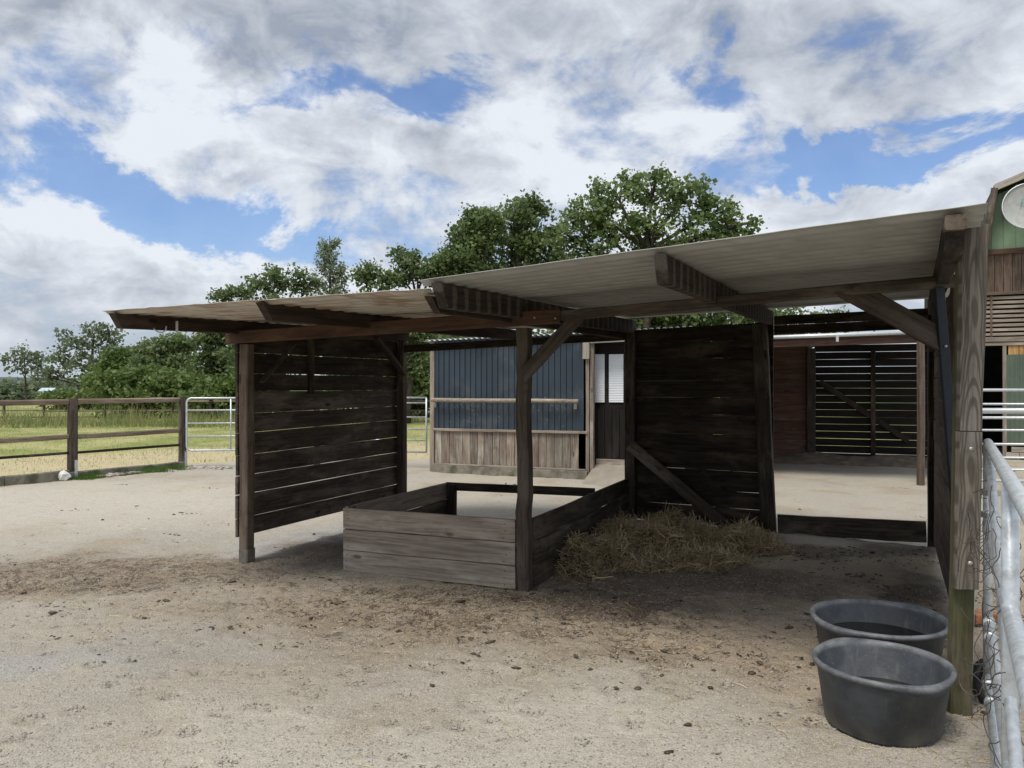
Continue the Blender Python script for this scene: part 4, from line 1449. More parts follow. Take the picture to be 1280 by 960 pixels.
s0_, s1_, s2_, s3_ = s_bl(940), s_bl(1010), s_bl(1018), s_bl(1180)
for k in range(12):
    z = 0.02 + k * 0.2
    beam('wall_board', LP(s0_ - 0.6, random.uniform(-0.004, 0.004), z + 0.1), LP(s1_, random.uniform(-0.004, 0.004), z + 0.1), 0.025, 0.1985, M_brown, lt, n=4, jit=0.002, ch=0.003)
beam('post', LP((s1_ + s2_) / 2, -0.05, -0.05), LP((s1_ + s2_) / 2, -0.05, 2.35), 0.17, 0.09, M_post, lt, up=ly, n=3)
for k in range(16):
    z = 0.02 + k * 0.15
    beam('slat', LP(s2_, 0.0, z + 0.07), LP(s3_, 0.0, z + 0.07 + random.uniform(-0.004, 0.004)), 0.022, 0.150 - random.uniform(0.003, 0.008), M_tarB, lt, n=4, jit=0.002, ch=0.003)
sm_ = s_bl(1091)
beam('stud', LP(sm_, -0.04, 0.0), LP(sm_, -0.04, 2.3), 0.09, 0.05, M_tar, lt, up=ly, n=2)
beam('brace', LP(s_bl(1024), -0.045, 1.65), LP(s_bl(1135), -0.045, 0.45), 0.03, 0.12, M_tar, lt, n=3)
PC = P(1151, 606, 12.2)
PC.z = 0
beam('post', Z(PC, -0.05), Z(PC, 2.32), 0.09, 0.09, M_postA, lt, up=(0, 1, 0), n=5, jit=0.006)
EL_ = P(925, 480, 12.95)
EL_.z = 0
ed = (PC - EL_).normalized()
ER_ = PC + ed * 0.25
tube('gutter', [Z(EL_ - ed * 0.2, 2.36), Z(ER_, 2.43)], 0.032, M_galvw, lt, 10)
gb = P(1045, 421, 12.4)
beam('bracket', gb + Vector((0, -0.05, -0.08)), gb + Vector((0, -0.05, 0.03)), 0.04, 0.03, M_galvw, lt, up=(0, 1, 0), n=1, jit=0)
beam('eave_beam', Z(EL_ - ed * 0.2, 2.25) + ly * 0.08, Z(ER_, 2.32) + ly * 0.08, 0.06, 0.11, M_brown, lt, n=6)
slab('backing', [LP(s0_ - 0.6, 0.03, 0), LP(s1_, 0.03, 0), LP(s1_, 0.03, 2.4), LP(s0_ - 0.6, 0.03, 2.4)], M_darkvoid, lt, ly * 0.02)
slab('roof', [Z(EL_ - ed * 0.3, 2.345), Z(ER_ + ed * 0.1, 2.42), LP(s3_ + 0.2, 0.15, 2.50), LP(s0_ - 0.7, 0.15, 2.44)], M_tar2, lt, (0, 0, 0.03))
slab('side_wall', [Z(EL_ - ed * 0.15, 0), LP(s0_ - 0.5, 0, 0), LP(s0_ - 0.5, 0, 2.44), Z(EL_ - ed * 0.15, 2.34)], M_tar, lt, (0.03, 0, 0))
# drift of bedding at the foot of the slatted wall
X, Y = np.meshgrid(np.linspace(4.4, 9.2, 60), np.linspace(13.3, 16.9, 40))
side2 = (X - BL.x) * ly.x + (Y - BL.y) * ly.y
ZB = -0.09 + 0.22 * np.exp(-(side2 + 0.15) ** 2 / 0.7) * (0.6 + 0.8 * fbm2(X * 1.3, Y * 1.3, 3, 8)) + 0.05 * (fbm2(X, Y, 3, 4) - 0.5)
BV = np.stack([X, Y, ZB], -1).reshape(-1, 3)
i = np.arange(39)[:, None] * 60 + np.arange(59)[None, :]
bf_ = np.stack([i, i + 1, i + 61, i + 60], -1).reshape(-1, 4)
M_bed = plain('trodden_bedding', (0.20, 0.165, 0.12), 0.95, 0, 0.35, 6, ((0.11, 0.09, 0.07), 0.7), bump=0.02, bscale=20)
o = link('bedding', mesh_np('bedding', BV, bf_, smooth=True), M_bed)
tag(o, 'low drift of trodden brown bedding along the slatted wall', 'bedding', kind='stuff')

# ------------------------------------------------------------------ big barn on the right
BO = Vector((9.6, 16.77, 0))
bxv = Vector((0.894, -0.447, 0))
byv = Vector((0.447, 0.894, 0))
barn = thing('barn', 'tall barn with green metal gable, plank wall and slatted vent, right edge', 'barn', BO)


def BPt(s, d_, z):
    return BO + bxv * s + byv * d_ + Vector((0, 0, z))


def Sb(u):
    r = (u - 640) / F
    return (r * BO.y - BO.x) / (bxv.x - r * bxv.y)


def zb(v, s):
    return H + (480 - v) / F * (BO.y + bxv.y * s)


BWD = 4.2
zf0 = zb(314, Sb(1233))       # top of plank wall / foot of gable
# gable (green ribbed sheet) as a prism cut to the gambrel outline
gp = [(-0.05 + Sb(1232), zf0), (Sb(1247), zb(243, Sb(1247))), (Sb(1247) + 1.1, zb(243, Sb(1247)) + 0.42), (Sb(1247) + 2.2, zb(243, Sb(1247))), (Sb(1247) + 2.45, zf0)]
slab('gable_sheet', [BPt(s, 0, z) for s, z in gp], M_green, barn, byv * 0.04)
s_ = gp[0][0] + 0.16
while s_ < gp[-1][0]:
    ztop = np.interp(s_, [p[0] for p in gp], [p[1] for p in gp]) - 0.03
    beam('sheet_rib', BPt(s_, -0.008, zf0 + 0.02), BPt(s_, -0.008, float(ztop)), 0.012, 0.016, M_green, barn, up=byv, n=1, jit=0, ch=0.002)
    s_ += 0.22
# roof edges
g2 = [(Sb(1229) - 0.02, zb(322, Sb(1230))), (Sb(1240.5), zb(239, Sb(1240))), (Sb(1240.5) + 1.22, zb(239, Sb(1240)) + 0.47), (Sb(1240.5) + 2.44, zb(239, Sb(1240))), (Sb(1229) + 2.85, zb(322, Sb(1230)))]
for k in range(4):
    (sa, za), (sb_, zb2_) = g2[k], g2[k + 1]
    slab('roof_slope', [BPt(sa, -0.42, za), BPt(sb_, -0.42, zb2_), BPt(sb_, 4.0, zb2_), BPt(sa, 4.0, za)], M_tar2, barn, (0, 0, 0.05))
    beam('barge_board', BPt(sa, -0.43, za - 0.03), BPt(sb_, -0.43, zb2_ - 0.03), 0.03, 0.13, M_pale if k in (1, 2) else M_tar2, barn, n=2, jit=0.001)
# fascia, planks, slats
xr = 2.9
beam('fascia', BPt(Sb(1231) - 0.15, -0.06, zf0 - 0.04), BPt(xr, -0.06, zf0 - 0.04), 0.09, 0.11, M_brown, barn, n=3)
zs_t, zs_b = zf0 - 0.09, zb(366, Sb(1240))
s_ = -0.25
while s_ < xr:
    wd = 0.16
    beam('wall_board', BPt(s_, 0.0, zs_b), BPt(s_, 0.0, zs_t), wd - 0.008, 0.022, M_gable, barn, up=byv, n=2, jit=0.001, ch=0.002)
    s_ += wd
beam('ledge', BPt(-0.3, -0.04, zs_b - 0.02), BPt(xr, -0.04, zs_b - 0.02), 0.06, 0.07, M_gable, barn, n=3)
zt_, zl_ = zs_b - 0.07, zb(421, Sb(1240))
ns_ = 9
for k in range(ns_):
    z = zt_ - (k + 0.5) * (zt_ - zl_) / ns_
    beam('slat', BPt(-0.3, -0.01, z), BPt(xr, -0.01, z), 0.03, (zt_ - zl_) / ns_ * 0.60, M_grey, barn, n=4, jit=0.002, ch=0.004)
beam('slat_batten', BPt(Sb(1239), -0.035, zl_), BPt(Sb(1239), -0.035, zt_), 0.04, 0.02, M_gable, barn, up=byv, n=1)
beam('ledge', BPt(-0.3, -0.03, zl_ - 0.06), BPt(xr, -0.03, zl_ - 0.06), 0.07, 0.10, M_grey, barn, n=4)
zd_ = zb(432, Sb(1240))
beam('door_lintel', BPt(-0.3, -0.02, zd_ + 0.03), BPt(xr, -0.02, zd_ + 0.03), 0.06, 0.07, M_grey, barn, n=3)
sdo = Sb(1253.5)
beam('door_post', BPt(sdo + 0.03, 0.0, 0.0), BPt(sdo + 0.03, 0.0, zd_), 0.07, 0.08, M_grey, barn, up=byv, n=3)
# orange boards over green ribbed leaf
so = Sb(1260)
k = 0
s_ = so
zo0, zo1 = zb(443.5, so), zd_ - 0.01
while s_ < xr:
    beam('new_board', BPt(s_ + 0.045, -0.012, zo0), BPt(s_ + 0.045, -0.012, zo1), 0.086, 0.02, M_newwood, barn, up=byv, n=1, jit=0.001, ch=0.002)
    s_ += 0.09
corr_panel('green_door_sheet', lambda s, d_, z: BPt(Sb(1256) + s, d_ - 0.015, z), xr - Sb(1256), zb(556, so), zo0, 0.09, 0.022, M_greendk, barn, trap=False)
# block plinth
for row in range(2):
    s_ = sdo + 0.05 + (0.1 if row else 0)
    while s_ < xr:
        beam('block', BPt(s_, -0.03, 0.10 + row * 0.115), BPt(s_ + 0.235, -0.03, 0.10 + row * 0.115), 0.1, 0.105, M_conc if (row + int(s_ * 7)) % 2 else M_pale, barn, n=1, jit=0.001, ch=0.004)
        s_ += 0.245
# dark interior so that the doorway reads as a room
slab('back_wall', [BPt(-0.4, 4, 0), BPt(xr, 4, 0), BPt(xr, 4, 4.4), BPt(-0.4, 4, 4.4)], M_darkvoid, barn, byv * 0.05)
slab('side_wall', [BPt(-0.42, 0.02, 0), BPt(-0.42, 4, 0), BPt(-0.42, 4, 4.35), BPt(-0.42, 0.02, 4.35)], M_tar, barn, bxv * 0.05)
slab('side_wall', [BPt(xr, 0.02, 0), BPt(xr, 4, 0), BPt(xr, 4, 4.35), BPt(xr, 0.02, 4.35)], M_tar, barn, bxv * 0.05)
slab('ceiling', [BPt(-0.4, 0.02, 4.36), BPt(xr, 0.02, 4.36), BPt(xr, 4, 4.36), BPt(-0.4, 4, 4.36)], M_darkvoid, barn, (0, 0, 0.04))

# satellite dish
dc = BPt(Sb(1281), -0.62, zb(257, Sb(1281)))
dc.z = H + (480 - 257) / F * dc.y
dish = thing('satellite_dish', 'round grey satellite dish with faded green lettering on the barn gable', 'satellite dish', dc)
rd = 0.475
fwd = Vector((-0.35, -0.93, 0.12)).normalized()
Mx = fwd.to_track_quat('Z', 'Y').to_matrix().to_4x4()
Mx.translation = dc
vs, fs = [(0, 0, -0.07)], []
for j in range(1, 7):
    for k in range(48):
        a = 2 * math.pi * k / 48
        rr = rd * j / 6
        vs.append((rr * math.cos(a), rr * math.sin(a), -0.07 + 0.07 * (j / 6) ** 2))
for k in range(48):
    fs.append((0, 1 + k, 1 + (k + 1) % 48))
for j in range(5):
    for k in range(48):
        a = 1 + j * 48 + k
        b = 1 + j * 48 + (k + 1) % 48
        fs.append((a, a + 48, b + 48, b))
nv = len(vs)
vs2 = [(x, y, z - 0.012) for x, y, z in vs]
fs2 = [tuple(q + nv for q in reversed(f)) for f in fs]
rimf = [(1 + 5 * 48 + k, 1 + 5 * 48 + (k + 1) % 48, 1 + 5 * 48 + (k + 1) % 48 + nv, 1 + 5 * 48 + k + nv) for k in range(48)]
M_dish = plain('dish_grey', (0.40, 0.41, 0.39), 0.6, 0, 0.12, 5, ((0.24, 0.24, 0.22), 0.5))
link('reflector', mesh_py('reflector', vs + vs2, fs + fs2 + rimf, smooth=True), M_dish, dish, Mx)
tube('rim', [Mx @ Vector((rd * math.cos(2 * math.pi * k / 40), rd * math.sin(2 * math.pi * k / 40), 0)) for k in range(41)], 0.012, M_galvw, dish, 6)
M_dishtxt = plain('faded_green_print', (0.10, 0.30, 0.26), 0.6, 0, 0.2, 20)
cu = bpy.data.curves.new('lettering', 'FONT')
cu.body = 'pa'
cu.size = 0.20
cu.extrude = 0.001
cu.shear = 0.3
cu.align_x = 'RIGHT'
cu.materials.append(M_dishtxt)
tmp = bpy.data.objects.new('tmp_text', cu)
COL.objects.link(tmp)
bpy.context.view_layer.update()
me_t = bpy.data.meshes.new_from_object(tmp)
bpy.data.objects.remove(tmp)
to = bpy.data.objects.new('lettering', me_t)
COL.objects.link(to)
# orient text upright on the dish face
zt2 = fwd
xt = Vector((0, 0, 1)).cross(zt2).normalized()
yt = zt2.cross(xt)
Mt = Matrix((xt, yt, zt2)).transposed().to_4x4()
Mt.translation = dc + xt * 0.03 + yt * 0.07 - zt2 * 0.025
place(to, Mt, dish)
tube('feed_arm', [Mx @ Vector((0, -rd, 0)), dc + fwd * 0.3 + Vector((-0.05, 0, -0.35)), dc + fwd * 0.42 + Vector((0, 0, -0.25))], 0.014, M_tar, dish, 6)
tube('wall_bracket', [dc - fwd * 0.08, BPt(Sb(1281), 0.0, zb(257, Sb(1281)) - 0.05)], 0.025, M_galv, dish, 8)

# gate in front of the barn
gy_ = 11.0
a_, b_ = Vector(((1206 - 640) / F * gy_, gy_, 0)), Vector((10.4, 10.7, 0))
bgt = tube_gate(a_, b_, [zz5 for zz5 in (H - 25 / F * gy_, H - 57.5 / F * gy_, 0.55, 0.38)], H - 7.5 / F * gy_, 0.22, 'wide pale tube gate in front of the barn doorway', (), 0.022, mat=M_galvw)
tube('top_bar', [Z(a_ + Vector((0.2, 0, 0)), H - 33.5 / F * gy_), Z(b_, H - 33.5 / F * gy_)], 0.042, M_galvw, bgt, 10)
tube('bar', [Z(a_, H - 42 / F * gy_), Z(b_, H - 42 / F * gy_)], 0.02, M_galvw, bgt, 8)
tube('bar', [Z(a_, H - 75 / F * gy_), Z(b_, H - 75 / F * gy_)], 0.018, M_galvw, bgt, 8)
beam('post', Z(a_ - Vector((0.1, 0, 0)), -0.05), Z(a_ - Vector((0.1, 0, 0)), 1.75), 0.1, 0.1, M_tar, bgt, up=(0, 1, 0), n=2)

# ------------------------------------------------------------------ galvanised gate at the right edge, next to the camera
def GL(Y):
    return Vector((0.175 + 0.573 * Y, Y, 0))


ga, gb_ = GL(3.80), GL(0.7)
ng = thing('near_gate', 'large galvanised tube gate at the right edge, close to the viewer', 'gate', ga)
r_ = 0.0215
gd = (gb_ - ga).normalized()
for z, rr in ((1.31, r_), (0.915, r_ * 1.15), (0.45, r_), (0.155, r_)):
    tube('bar', [Z(ga, z), Z(ga.lerp(gb_, 0.5), z - 0.004), Z(gb_, z)], rr, M_galv, ng, 16)
tube('stile', [Z(ga, 0.13), Z(ga, 1.315)], r_, M_galv, ng, 16)
um = GL(2.33)
tube('upright', [Z(um, 0.15), Z(um, 1.30)], 0.024, M_galv, ng, 14)
tube('stay', [Z(GL(3.6), 1.24), Z(GL(2.0), 0.5), Z(GL(1.7), 0.3)], 0.018, M_galv, ng, 12)
gperp = Vector((-gd.y, gd.x, 0))
for z in (1.075, 0.965):
    beam('hinge', Z(ga - Vector((0.055, 0.02, 0)), z), Z(ga + gd * 0.12 + Vector((0.0, 0, 0)), z), 0.012, 0.03, M_galv, ng, n=1, jit=0, ch=0.002)
beam('hinge_plate', Z(ga + Vector((-0.065, -0.02, 0)), 0.94), Z(ga + Vector((-0.065, -0.02, 0)), 1.13), 0.012, 0.035, M_galv, ng, up=(0, 1, 0), n=1, jit=0, ch=0.002)
for z in (0.90, 0.45, 0.155):
    for (f, w_) in ((0.03, 0.045), (0.10, 0.02)):
        c = ga.lerp(gb_, f)
        tube('collar', [Z(c, z), Z(c + gd * w_, z)], r_ * 1.35, M_galv, ng, 14)
# tangled mesh wire hanging in the gate
wr = thing('tangled_wire', 'tangle of bent dark wire caught on the near galvanised gate', 'wire', GL(3.2))
WP = []
rr_ = random.Random(4)
for i in range(34):
    Y0 = rr_.uniform(2.2, 3.7)
    z0 = rr_.uniform(0.35, 0.95) if rr_.random() < 0.75 else rr_.uniform(0.9, 1.22)
    p = Z(GL(Y0), z0) + Vector((-0.02, 0, 0))
    dv = Vector((rr_.gauss(0, 0.5), rr_.gauss(0, 1), rr_.gauss(0, 1))).normalized()
    pts = [p.copy()]
    for k in range(rr_.randint(9, 22)):
        dv = (dv + Vector((rr_.gauss(0, 0.45), rr_.gauss(0, 0.5), rr_.gauss(0, 0.5)))).normalized()
        c = GL(p.y)
        pull = Vector((c.x - p.x - 0.02, 0, (0.75 - p.z) * 0.10)) * 0.35
        p = p + dv * 0.032 + pull * 0.4
        pts.append(p.copy())
    # smooth with midpoints
    q = [pts[0]]
    for a, b in zip(pts[:-1], pts[1:]):
        q += [a.lerp(b, 0.25), a.lerp(b, 0.75)]
    WP.append(tube_vf(q, 0.0016, 5))
vs_, fs_ = join_vf(WP)
o = link('wire_strands', mesh_py('wire_strands', [Vector(v) - GL(3.2) for v in vs_], fs_, smooth=True), M_wire, wr, Matrix.Translation(GL(3.2)))
tag(o, kind='stuff')
# black wheel-shaped rubber ring leaning behind the gate
wc = Vector((2.36, 3.74, 0.105))
pts = [wc + Vector((0.0, 0, 0))]
vs, fs = [], []
prof = [(0.0, -0.025), (0.06, -0.03), (0.065, -0.02), (0.085, -0.02), (0.10, -0.032), (0.115, -0.02), (0.118, 0.0), (0.115, 0.02), (0.10, 0.032), (0.0, 0.03)]
for (rr2, y) in prof:
    for k in range(28):
        a = 2 * math.pi * k / 28
        vs.append((rr2 * math.cos(a), y, rr2 * math.sin(a)))
for j in range(len(prof) - 1):
    for k in range(28):
        a = j * 28 + k
        b = j * 28 + (k + 1) % 28
        fs.append((a, b, b + 28, a + 28))
Mw = Matrix.Rotation(R(12), 4, 'Z') @ Matrix.Rotation(R(-8), 4, 'X')
Mw.translation = wc + Vector((0.05, 0.12, 0.0))
wl = link('rubber_wheel', mesh_py('rubber_wheel', vs, fs, smooth=True), M_black, None, Mw)
tag(wl, 'small black wheel standing between the front post and the near gate', 'wheel')
bk = P(1229, 766, 5.1)
o = beam('brick', Vector((bk.x - 0.09, bk.y, 0.05)), Vector((bk.x + 0.09, bk.y + 0.05, 0.05)), 0.1, 0.065, M_brick, n=1, jit=0.002)
tag(o, 'single orange red brick on the ground behind the front post', 'brick')

# ------------------------------------------------------------------ trees
def ell_pts(n, c, r, shell=0.45):
    v = rng.normal(size=(n, 3))
    v /= np.linalg.norm(v, axis=1)[:, None]
    rad = (shell + (1 - shell) * rng.uniform(0, 1, n)) ** 0.6
    return np.array(c) + v * rad[:, None] * np.array(r)


def leaves_mesh(name, cents, per, sig, size, flatz=0.7, droop=0.0):
    n = len(cents) * per
    c = np.repeat(cents, per, 0) + rng.normal(size=(n, 3)) * np.array([sig, sig, sig * flatz])
    nrm = rng.normal(size=(n, 3)) + np.array([0, 0, 0.9])
    nrm /= np.linalg.norm(nrm, axis=1)[:, None]
    a = rng.normal(size=(n, 3))
    a[:, 2] -= droop
    u = np.cross(nrm, a)
    u /= np.linalg.norm(u, axis=1)[:, None]
    v = np.cross(nrm, u)
    s = size * (0.35 + 1.1 * rng.uniform(0, 1, n) ** 1.5)[:, None]
    q = np.stack([c - u * s * 0.5, c - v * s * 0.9 * 0.5, c + u * s * 0.5, c + v * s * 0.9 * 0.5], 1).reshape(-1, 3)
    fs = np.arange(4 * n).reshape(-1, 4)
    at = np.repeat(rng.uniform(0, 1, len(cents)), per) * 0.55 + rng.uniform(0, 0.45, n)
    return mesh_np(name, q, fs, at)


def tree(name, label, cat, base, lobes, mat, clusters=14, per=70, sig=0.28, size=0.17, trunk_r=0.16, group=None, shell=0.45, trunk_top=None):
    """lobes: (x, z, rx, rz[, ry]) in world units relative to base x; z absolute"""
    bx_, by_ = base
    root = thing(name, label, cat, (bx_, by_, 0), group)
    zc = [l[1] for l in lobes]
    top = trunk_top or (sum(zc) / len(zc))
    V = []
    tp = []
    k = 8
    tx, ty = 0.0, 0.0
    for i in range(k + 1):
        f = i / k
        tp.append(Vector((bx_ + tx, by_ + ty, -0.1 + (top + 0.1) * f)))
        tx += random.gauss(0, 0.012) * top
        ty += random.gauss(0, 0.012) * top
    V.append(tube_vf(tp, [trunk_r * (1 - 0.7 * i / k) for i in range(k + 1)], 8))
    cents = []
    for l in lobes:
        lc = Vector((bx_ + l[0], by_ + random.uniform(-0.4, 0.4) * l[2], l[1]))
        ry = l[4] if len(l) > 4 else l[2] * 0.8
        # a limb from the trunk into each lobe
        f = min(0.95, max(0.25, (l[1] - l[3] * 1.1) / top))
        st = tp[int(f * k)]
        mid = st.lerp(lc, 0.5) + Vector((random.gauss(0, 0.12), random.gauss(0, 0.12), random.uniform(-0.1, 0.25))) * l[2]
        V.append(tube_vf([st, mid, lc], [trunk_r * 0.42, trunk_r * 0.28, trunk_r * 0.15], 6))
        nc = max(3, int(clusters * (l[2] * l[3]) ** 0.75))
        cs = ell_pts(nc, lc, (l[2], ry, l[3]), shell)
        cents.append(cs)
        for q in cs[:: 2]:
            q = Vector(q)
            m2 = lc.lerp(q, 0.5) + Vector((random.gauss(0, 0.08), random.gauss(0, 0.08), random.gauss(0, 0.08)))
            V.append(tube_vf([mid.lerp(lc, random.uniform(0.3, 1)), m2, q], [trunk_r * 0.13, trunk_r * 0.09, trunk_r * 0.03], 4, cap=False))
    vs_, fs_ = join_vf(V)
    org = Vector((bx_, by_, 0))
    link('trunk', mesh_py('trunk', [Vector(v) - org for v in vs_], fs_, smooth=True), M_bark, root, Matrix.Translation(org))
    me = leaves_mesh('crown', np.concatenate(cents) - np.array(org), per, sig, size)
    link('crown', me, mat, root, Matrix.Translation(org))
    return root


def px_lobes(ub, Y, spec):
    """spec rows: (u, v, ru, rv) outlines measured on the photograph, turned into metres at distance Y"""
    out = []
    for (u, v, ru, rv) in spec:
        p = P(u, v, Y)
        out.append((p.x - (ub - 640) / F * Y, p.z, ru / F * Y, rv / F * Y))
    return out


def ptree(name, label, cat, ub, Y, spec, mat, **kw):
    return tree(name, label, cat, ((ub - 640) / F * Y, Y), px_lobes(ub, Y, spec), mat, **kw)


# broad maple behind the right roof
ptree('maple_tree', 'broad rounded maple with visible branches rising over the right roof', 'tree', 815, 34,
      [(735, 268, 34, 30), (770, 246, 34, 26), (815, 236, 40, 26), (860, 246, 34, 26), (895, 266, 32, 26), (712, 300, 24, 24), (760, 296, 34, 28), (815, 284, 38, 30),
       (870, 300, 36, 26), (915, 288, 26, 20), (925, 300, 22, 14), (735, 330, 30, 22), (800, 330, 36, 22), (870, 335, 34, 20), (942, 277, 10, 5), (840, 380, 60, 22), (760, 380, 50, 22)],
      L_maple, clusters=25, per=36, sig=0.20, size=0.20, trunk_r=0.28, shell=0.3, trunk_top=8.5)
ptree('dark_tree', 'tall dark bushy tree left of the rounded maple, twiggy top', 'tree', 655, 31,
      [(652, 255, 14, 15), (648, 275, 26, 22), (640, 300, 30, 24), (668, 305, 26, 24), (650, 335, 40, 26), (690, 330, 24, 26), (670, 262, 14, 14), (655, 380, 50, 30), (690, 290, 13, 10)],
      L_dark, clusters=30, per=75, sig=0.20, size=0.15, trunk_r=0.22, shell=0.2, trunk_top=7.5)
ptree('dark_tree', 'dark rounded tree over the joint of the two roofs', 'tree', 588, 30,
      [(592, 278, 26, 20), (585, 300, 34, 24), (612, 295, 22, 26), (570, 325, 36, 22), (600, 335, 30, 24), (552, 335, 22, 16), (590, 380, 50, 36), (590, 440, 60, 36)],
      L_dark, clusters=32, per=80, sig=0.20, size=0.15, trunk_r=0.22, shell=0.2, trunk_top=6.5)
ptree('small_tree', 'smaller tree with arched top right of the pointed poplar', 'tree', 510, 30,
      [(508, 318, 17, 13), (520, 335, 20, 16), (498, 345, 18, 14), (530, 350, 22, 16), (515, 395, 34, 30), (520, 440, 34, 40)],
      L_mid, clusters=30, per=70, sig=0.18, size=0.14, trunk_r=0.14, shell=0.2, trunk_top=5.5)
ptree('small_tree', 'low bushy tree just right of the pointed poplar', 'tree', 466, 29,
      [(464, 340, 15, 13), (455, 350, 12, 9), (478, 352, 15, 12), (466, 375, 22, 20), (468, 420, 26, 34)],
      L_dark, clusters=30, per=70, sig=0.18, size=0.14, trunk_r=0.12, shell=0.2, trunk_top=5)


ptree('small_tree', 'thin leaved treetop showing between the right roof and the back board', 'tree', 1010, 33,
      [(980, 392, 34, 9), (1040, 394, 34, 7), (1100, 400, 30, 7), (1010, 415, 60, 12), (940, 396, 20, 8)],
      L_mid, clusters=30, per=34, sig=0.2, size=0.17, trunk_r=0.10, shell=0.2, trunk_top=3.6)
# poplar : upright plumes
def poplar():
    Y = 42
    ub = 412
    bx_ = (ub - 640) / F * Y
    root = thing('poplar_tree', 'slim pointed pale poplar with upward branches above the left roof', 'tree', (bx_, Y, 0))
    org = Vector((bx_, Y, 0))
    Hh = P(0, 283, Y).z
    V = [tube_vf([Vector((0, 0, -0.1)), Vector((0.05, 0, Hh * 0.5)), Vector((0, 0, Hh * 0.95))], [0.16, 0.10, 0.02], 7)]
    cents = []
    for i in range(74):
        f = random.uniform(0.15, 0.95)
        an = random.uniform(0, 6.28)
        ln = (1.0 - f) * 2.6 + 0.45
        spread = 0.78
        st = Vector((0, 0, Hh * f * 0.93))
        en = st + Vector((math.cos(an) * ln * spread, math.sin(an) * ln * spread, ln * 0.85))
        if en.z > Hh:
            en.z = Hh - random.uniform(0, 0.3)
        V.append(tube_vf([st, st.lerp(en, 0.5) + Vector((math.cos(an) * 0.12, math.sin(an) * 0.12, 0)), en], [0.025, 0.017, 0.006], 4, cap=False))
        for k in range(8):
            q = st.lerp(en, 0.25 + 0.75 * k / 7)
            cents.append(q + Vector((random.gauss(0, 0.05), random.gauss(0, 0.05), 0)))
    vs_, fs_ = join_vf(V)
    link('trunk', mesh_py('trunk', vs_, fs_, smooth=True), M_bark, root, Matrix.Translation(org))
    me = leaves_mesh('crown', np.array([tuple(c) for c in cents]), 17, 0.09, 0.12, 1.4)
    link('crown', me, L_willow, root, Matrix.Translation(org))


poplar()
ptree('small_tree', 'loose topped green tree seen over the middle of the left roof', 'tree', 345, 36,
      [(350, 346, 18, 14), (335, 358, 20, 12), (372, 352, 14, 14), (300, 366, 20, 12), (280, 372, 14, 10), (388, 360, 12, 12), (340, 395, 60, 22), (340, 440, 60, 34)],
      L_mid, clusters=26, per=65, sig=0.20, size=0.16, trunk_r=0.14, shell=0.25, trunk_top=5.0)
# the row on the left
ptree('airy_tree', 'small airy tree standing alone at the far left', 'tree', 34, 62,
      [(30, 438, 14, 8), (18, 450, 12, 9), (36, 452, 16, 10), (48, 446, 12, 8), (25, 462, 14, 7), (52, 458, 8, 6)],
      L_far, clusters=18, per=15, sig=0.22, size=0.26, trunk_r=0.10, shell=0.35, trunk_top=4.0)
ptree('airy_tree', 'taller open crowned tree second from the left', 'tree', 114, 60,
      [(112, 414, 17, 11), (80, 420, 11, 7), (95, 432, 18, 12), (125, 430, 18, 14), (140, 415, 12, 12), (75, 445, 14, 11), (100, 455, 24, 14), (130, 452, 18, 14), (70, 470, 14, 12), (100, 478, 22, 12), (55, 470, 14, 6)],
      L_far, clusters=19, per=21, sig=0.25, size=0.27, trunk_r=0.22, shell=0.3, trunk_top=5.0)
ptree('bushy_tree', 'bright yellow green bushy tree in front of the taller ones', 'tree', 150, 50,
      [(150, 452, 24, 17), (165, 446, 16, 14), (135, 462, 16, 16), (158, 476, 28, 16), (125, 478, 14, 14)],
      L_bright, clusters=44, per=60, sig=0.22, size=0.20, trunk_r=0.14, shell=0.2, trunk_top=3.0)
ptree('bushy_tree', 'dull green leafy tree between the bright bush and the shelter post', 'tree', 205, 46,
      [(205, 435, 24, 17), (185, 445, 18, 18), (225, 430, 18, 14), (200, 465, 34, 22), (232, 455, 20, 24), (175, 475, 22, 16)],
      L_mid, clusters=44, per=60, sig=0.22, size=0.20, trunk_r=0.16, shell=0.2, trunk_top=3.5)
ptree('bushy_tree', 'dark tree right behind the left shelter post', 'tree', 270, 40,
      [(262, 425, 20, 16), (285, 415, 22, 18), (270, 450, 30, 20), (300, 450, 24, 22), (255, 470, 24, 16), (290, 480, 30, 16)],
      L_dark, clusters=46, per=60, sig=0.22, size=0.19, trunk_r=0.16, shell=0.2, trunk_top=3.5)


def hedge(name, label, cat, u0, u1, Y, vtop, mat, n, per=60, sig=0.2, size=0.16, thick=1.0, var=8):
    x0_, x1_ = (u0 - 640) / F * Y, (u1 - 640) / F * Y
    cs = []
    prof_seed = random.randint(0, 999)
    for _ in range(n):
        x = random.uniform(x0_, x1_)
        zt = H + (480 - vtop - var * 2 * (np_noise2(np.array([x * 0.6]), np.array([0.5]), prof_seed)[0] - 0.5)) / F * Y
        z = zt * (random.random() ** 0.55)
        cs.append((x, Y + random.gauss(0, thick), max(0.1, z)))
    cs = np.array(cs)
    org = np.array([(x0_ + x1_) / 2, Y, 0])
    o = link(name, leaves_mesh(name, cs - org, per, sig, size), mat, None, Matrix.Translation(Vector(org)))
    return tag(o, label, cat, kind='stuff')


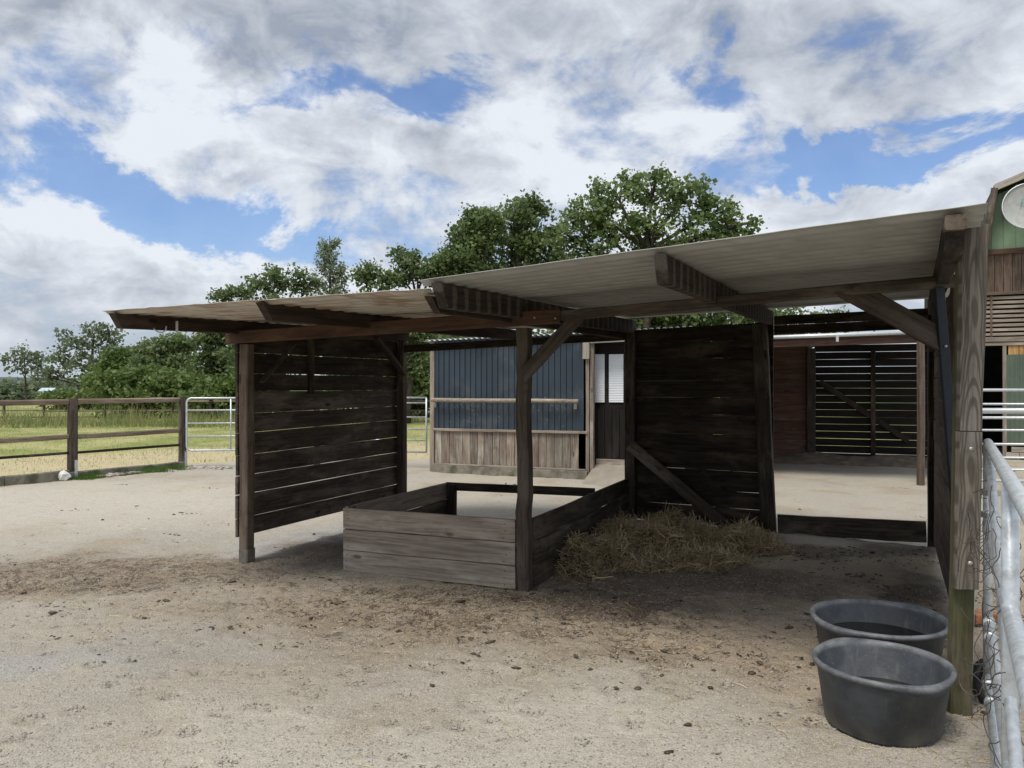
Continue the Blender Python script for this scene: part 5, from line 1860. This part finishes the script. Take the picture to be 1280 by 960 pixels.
hedge('bramble_thicket', 'dense bright green bramble thicket beyond the tube gate', 'brambles', 145, 345, 36, 474, L_bright, 520, size=0.20, sig=0.25, var=18)
hedge('far_hedge', 'distant low hedge line along the horizon at the left', 'hedge', -120, 330, 75, 484, L_far, 420, per=40, sig=0.45, size=0.42, thick=2, var=6)
hedge('far_wood', 'dark green mass of trees and shrubs behind the sheds', 'wood', 420, 760, 37, 420, L_dark, 700, size=0.24, sig=0.35, thick=1.5, var=16)
hedge('tree_screen', 'green leaves of trees seen in the slot between roof and plank back wall', 'foliage', 770, 975, 35, 378, L_mid, 420, size=0.20, sig=0.28, thick=0.8, var=10)
hedge('shrubs', 'yellow green shrubs in front of the tree row at the far left', 'shrubs', 60, 150, 44, 488, L_bright, 90, size=0.2, sig=0.22, thick=0.6, var=10)
# distant rise
V = []
for k in range(41):
    x = -900 + k * 45
    V += [(x, 700, -1), (x, 760, 6.5 + 4.5 * float(np_noise2(np.array([k * 0.35]), np.array([0.2]), 5)[0]))]
Fc = [(2 * k, 2 * k + 2, 2 * k + 3, 2 * k + 1) for k in range(40)]
M_hill = plain('distant_wooded_rise', (0.09, 0.12, 0.10), 1.0, 0, 0.3, 0.02)
o = link('hills', mesh_py('hills', V + [(v[0], 1400, 0) for v in V[::2]], Fc + [(2 * k + 1, 2 * k + 3, 82 + k + 1, 82 + k) for k in range(40)]), M_hill)
tag(o, 'low wooded rise on the horizon', kind='structure')
bmv, bmf = box_vf((0, 0, 0.75), (1.3, 1.2, 0.45))
bmv += [Vector((-0.65, 0, 1.25)), Vector((0.65, 0, 1.25))]
bmf += [(1, 5, 9, 8), (3, 8, 9, 7), (1, 8, 3), (5, 7, 9)]
pq = P(61, 496, 70)
o = link('garden_shed', mesh_py('garden_shed', bmv, bmf), plain('pale_blue_paint', (0.45, 0.55, 0.62), 0.6), None, Matrix.Translation((pq.x, pq.y, 0)))
tag(o, 'tiny pale blue roofed hut far away among the hedges at the left', 'hut')

SC.render.resolution_x = 1024
SC.render.resolution_y = 768
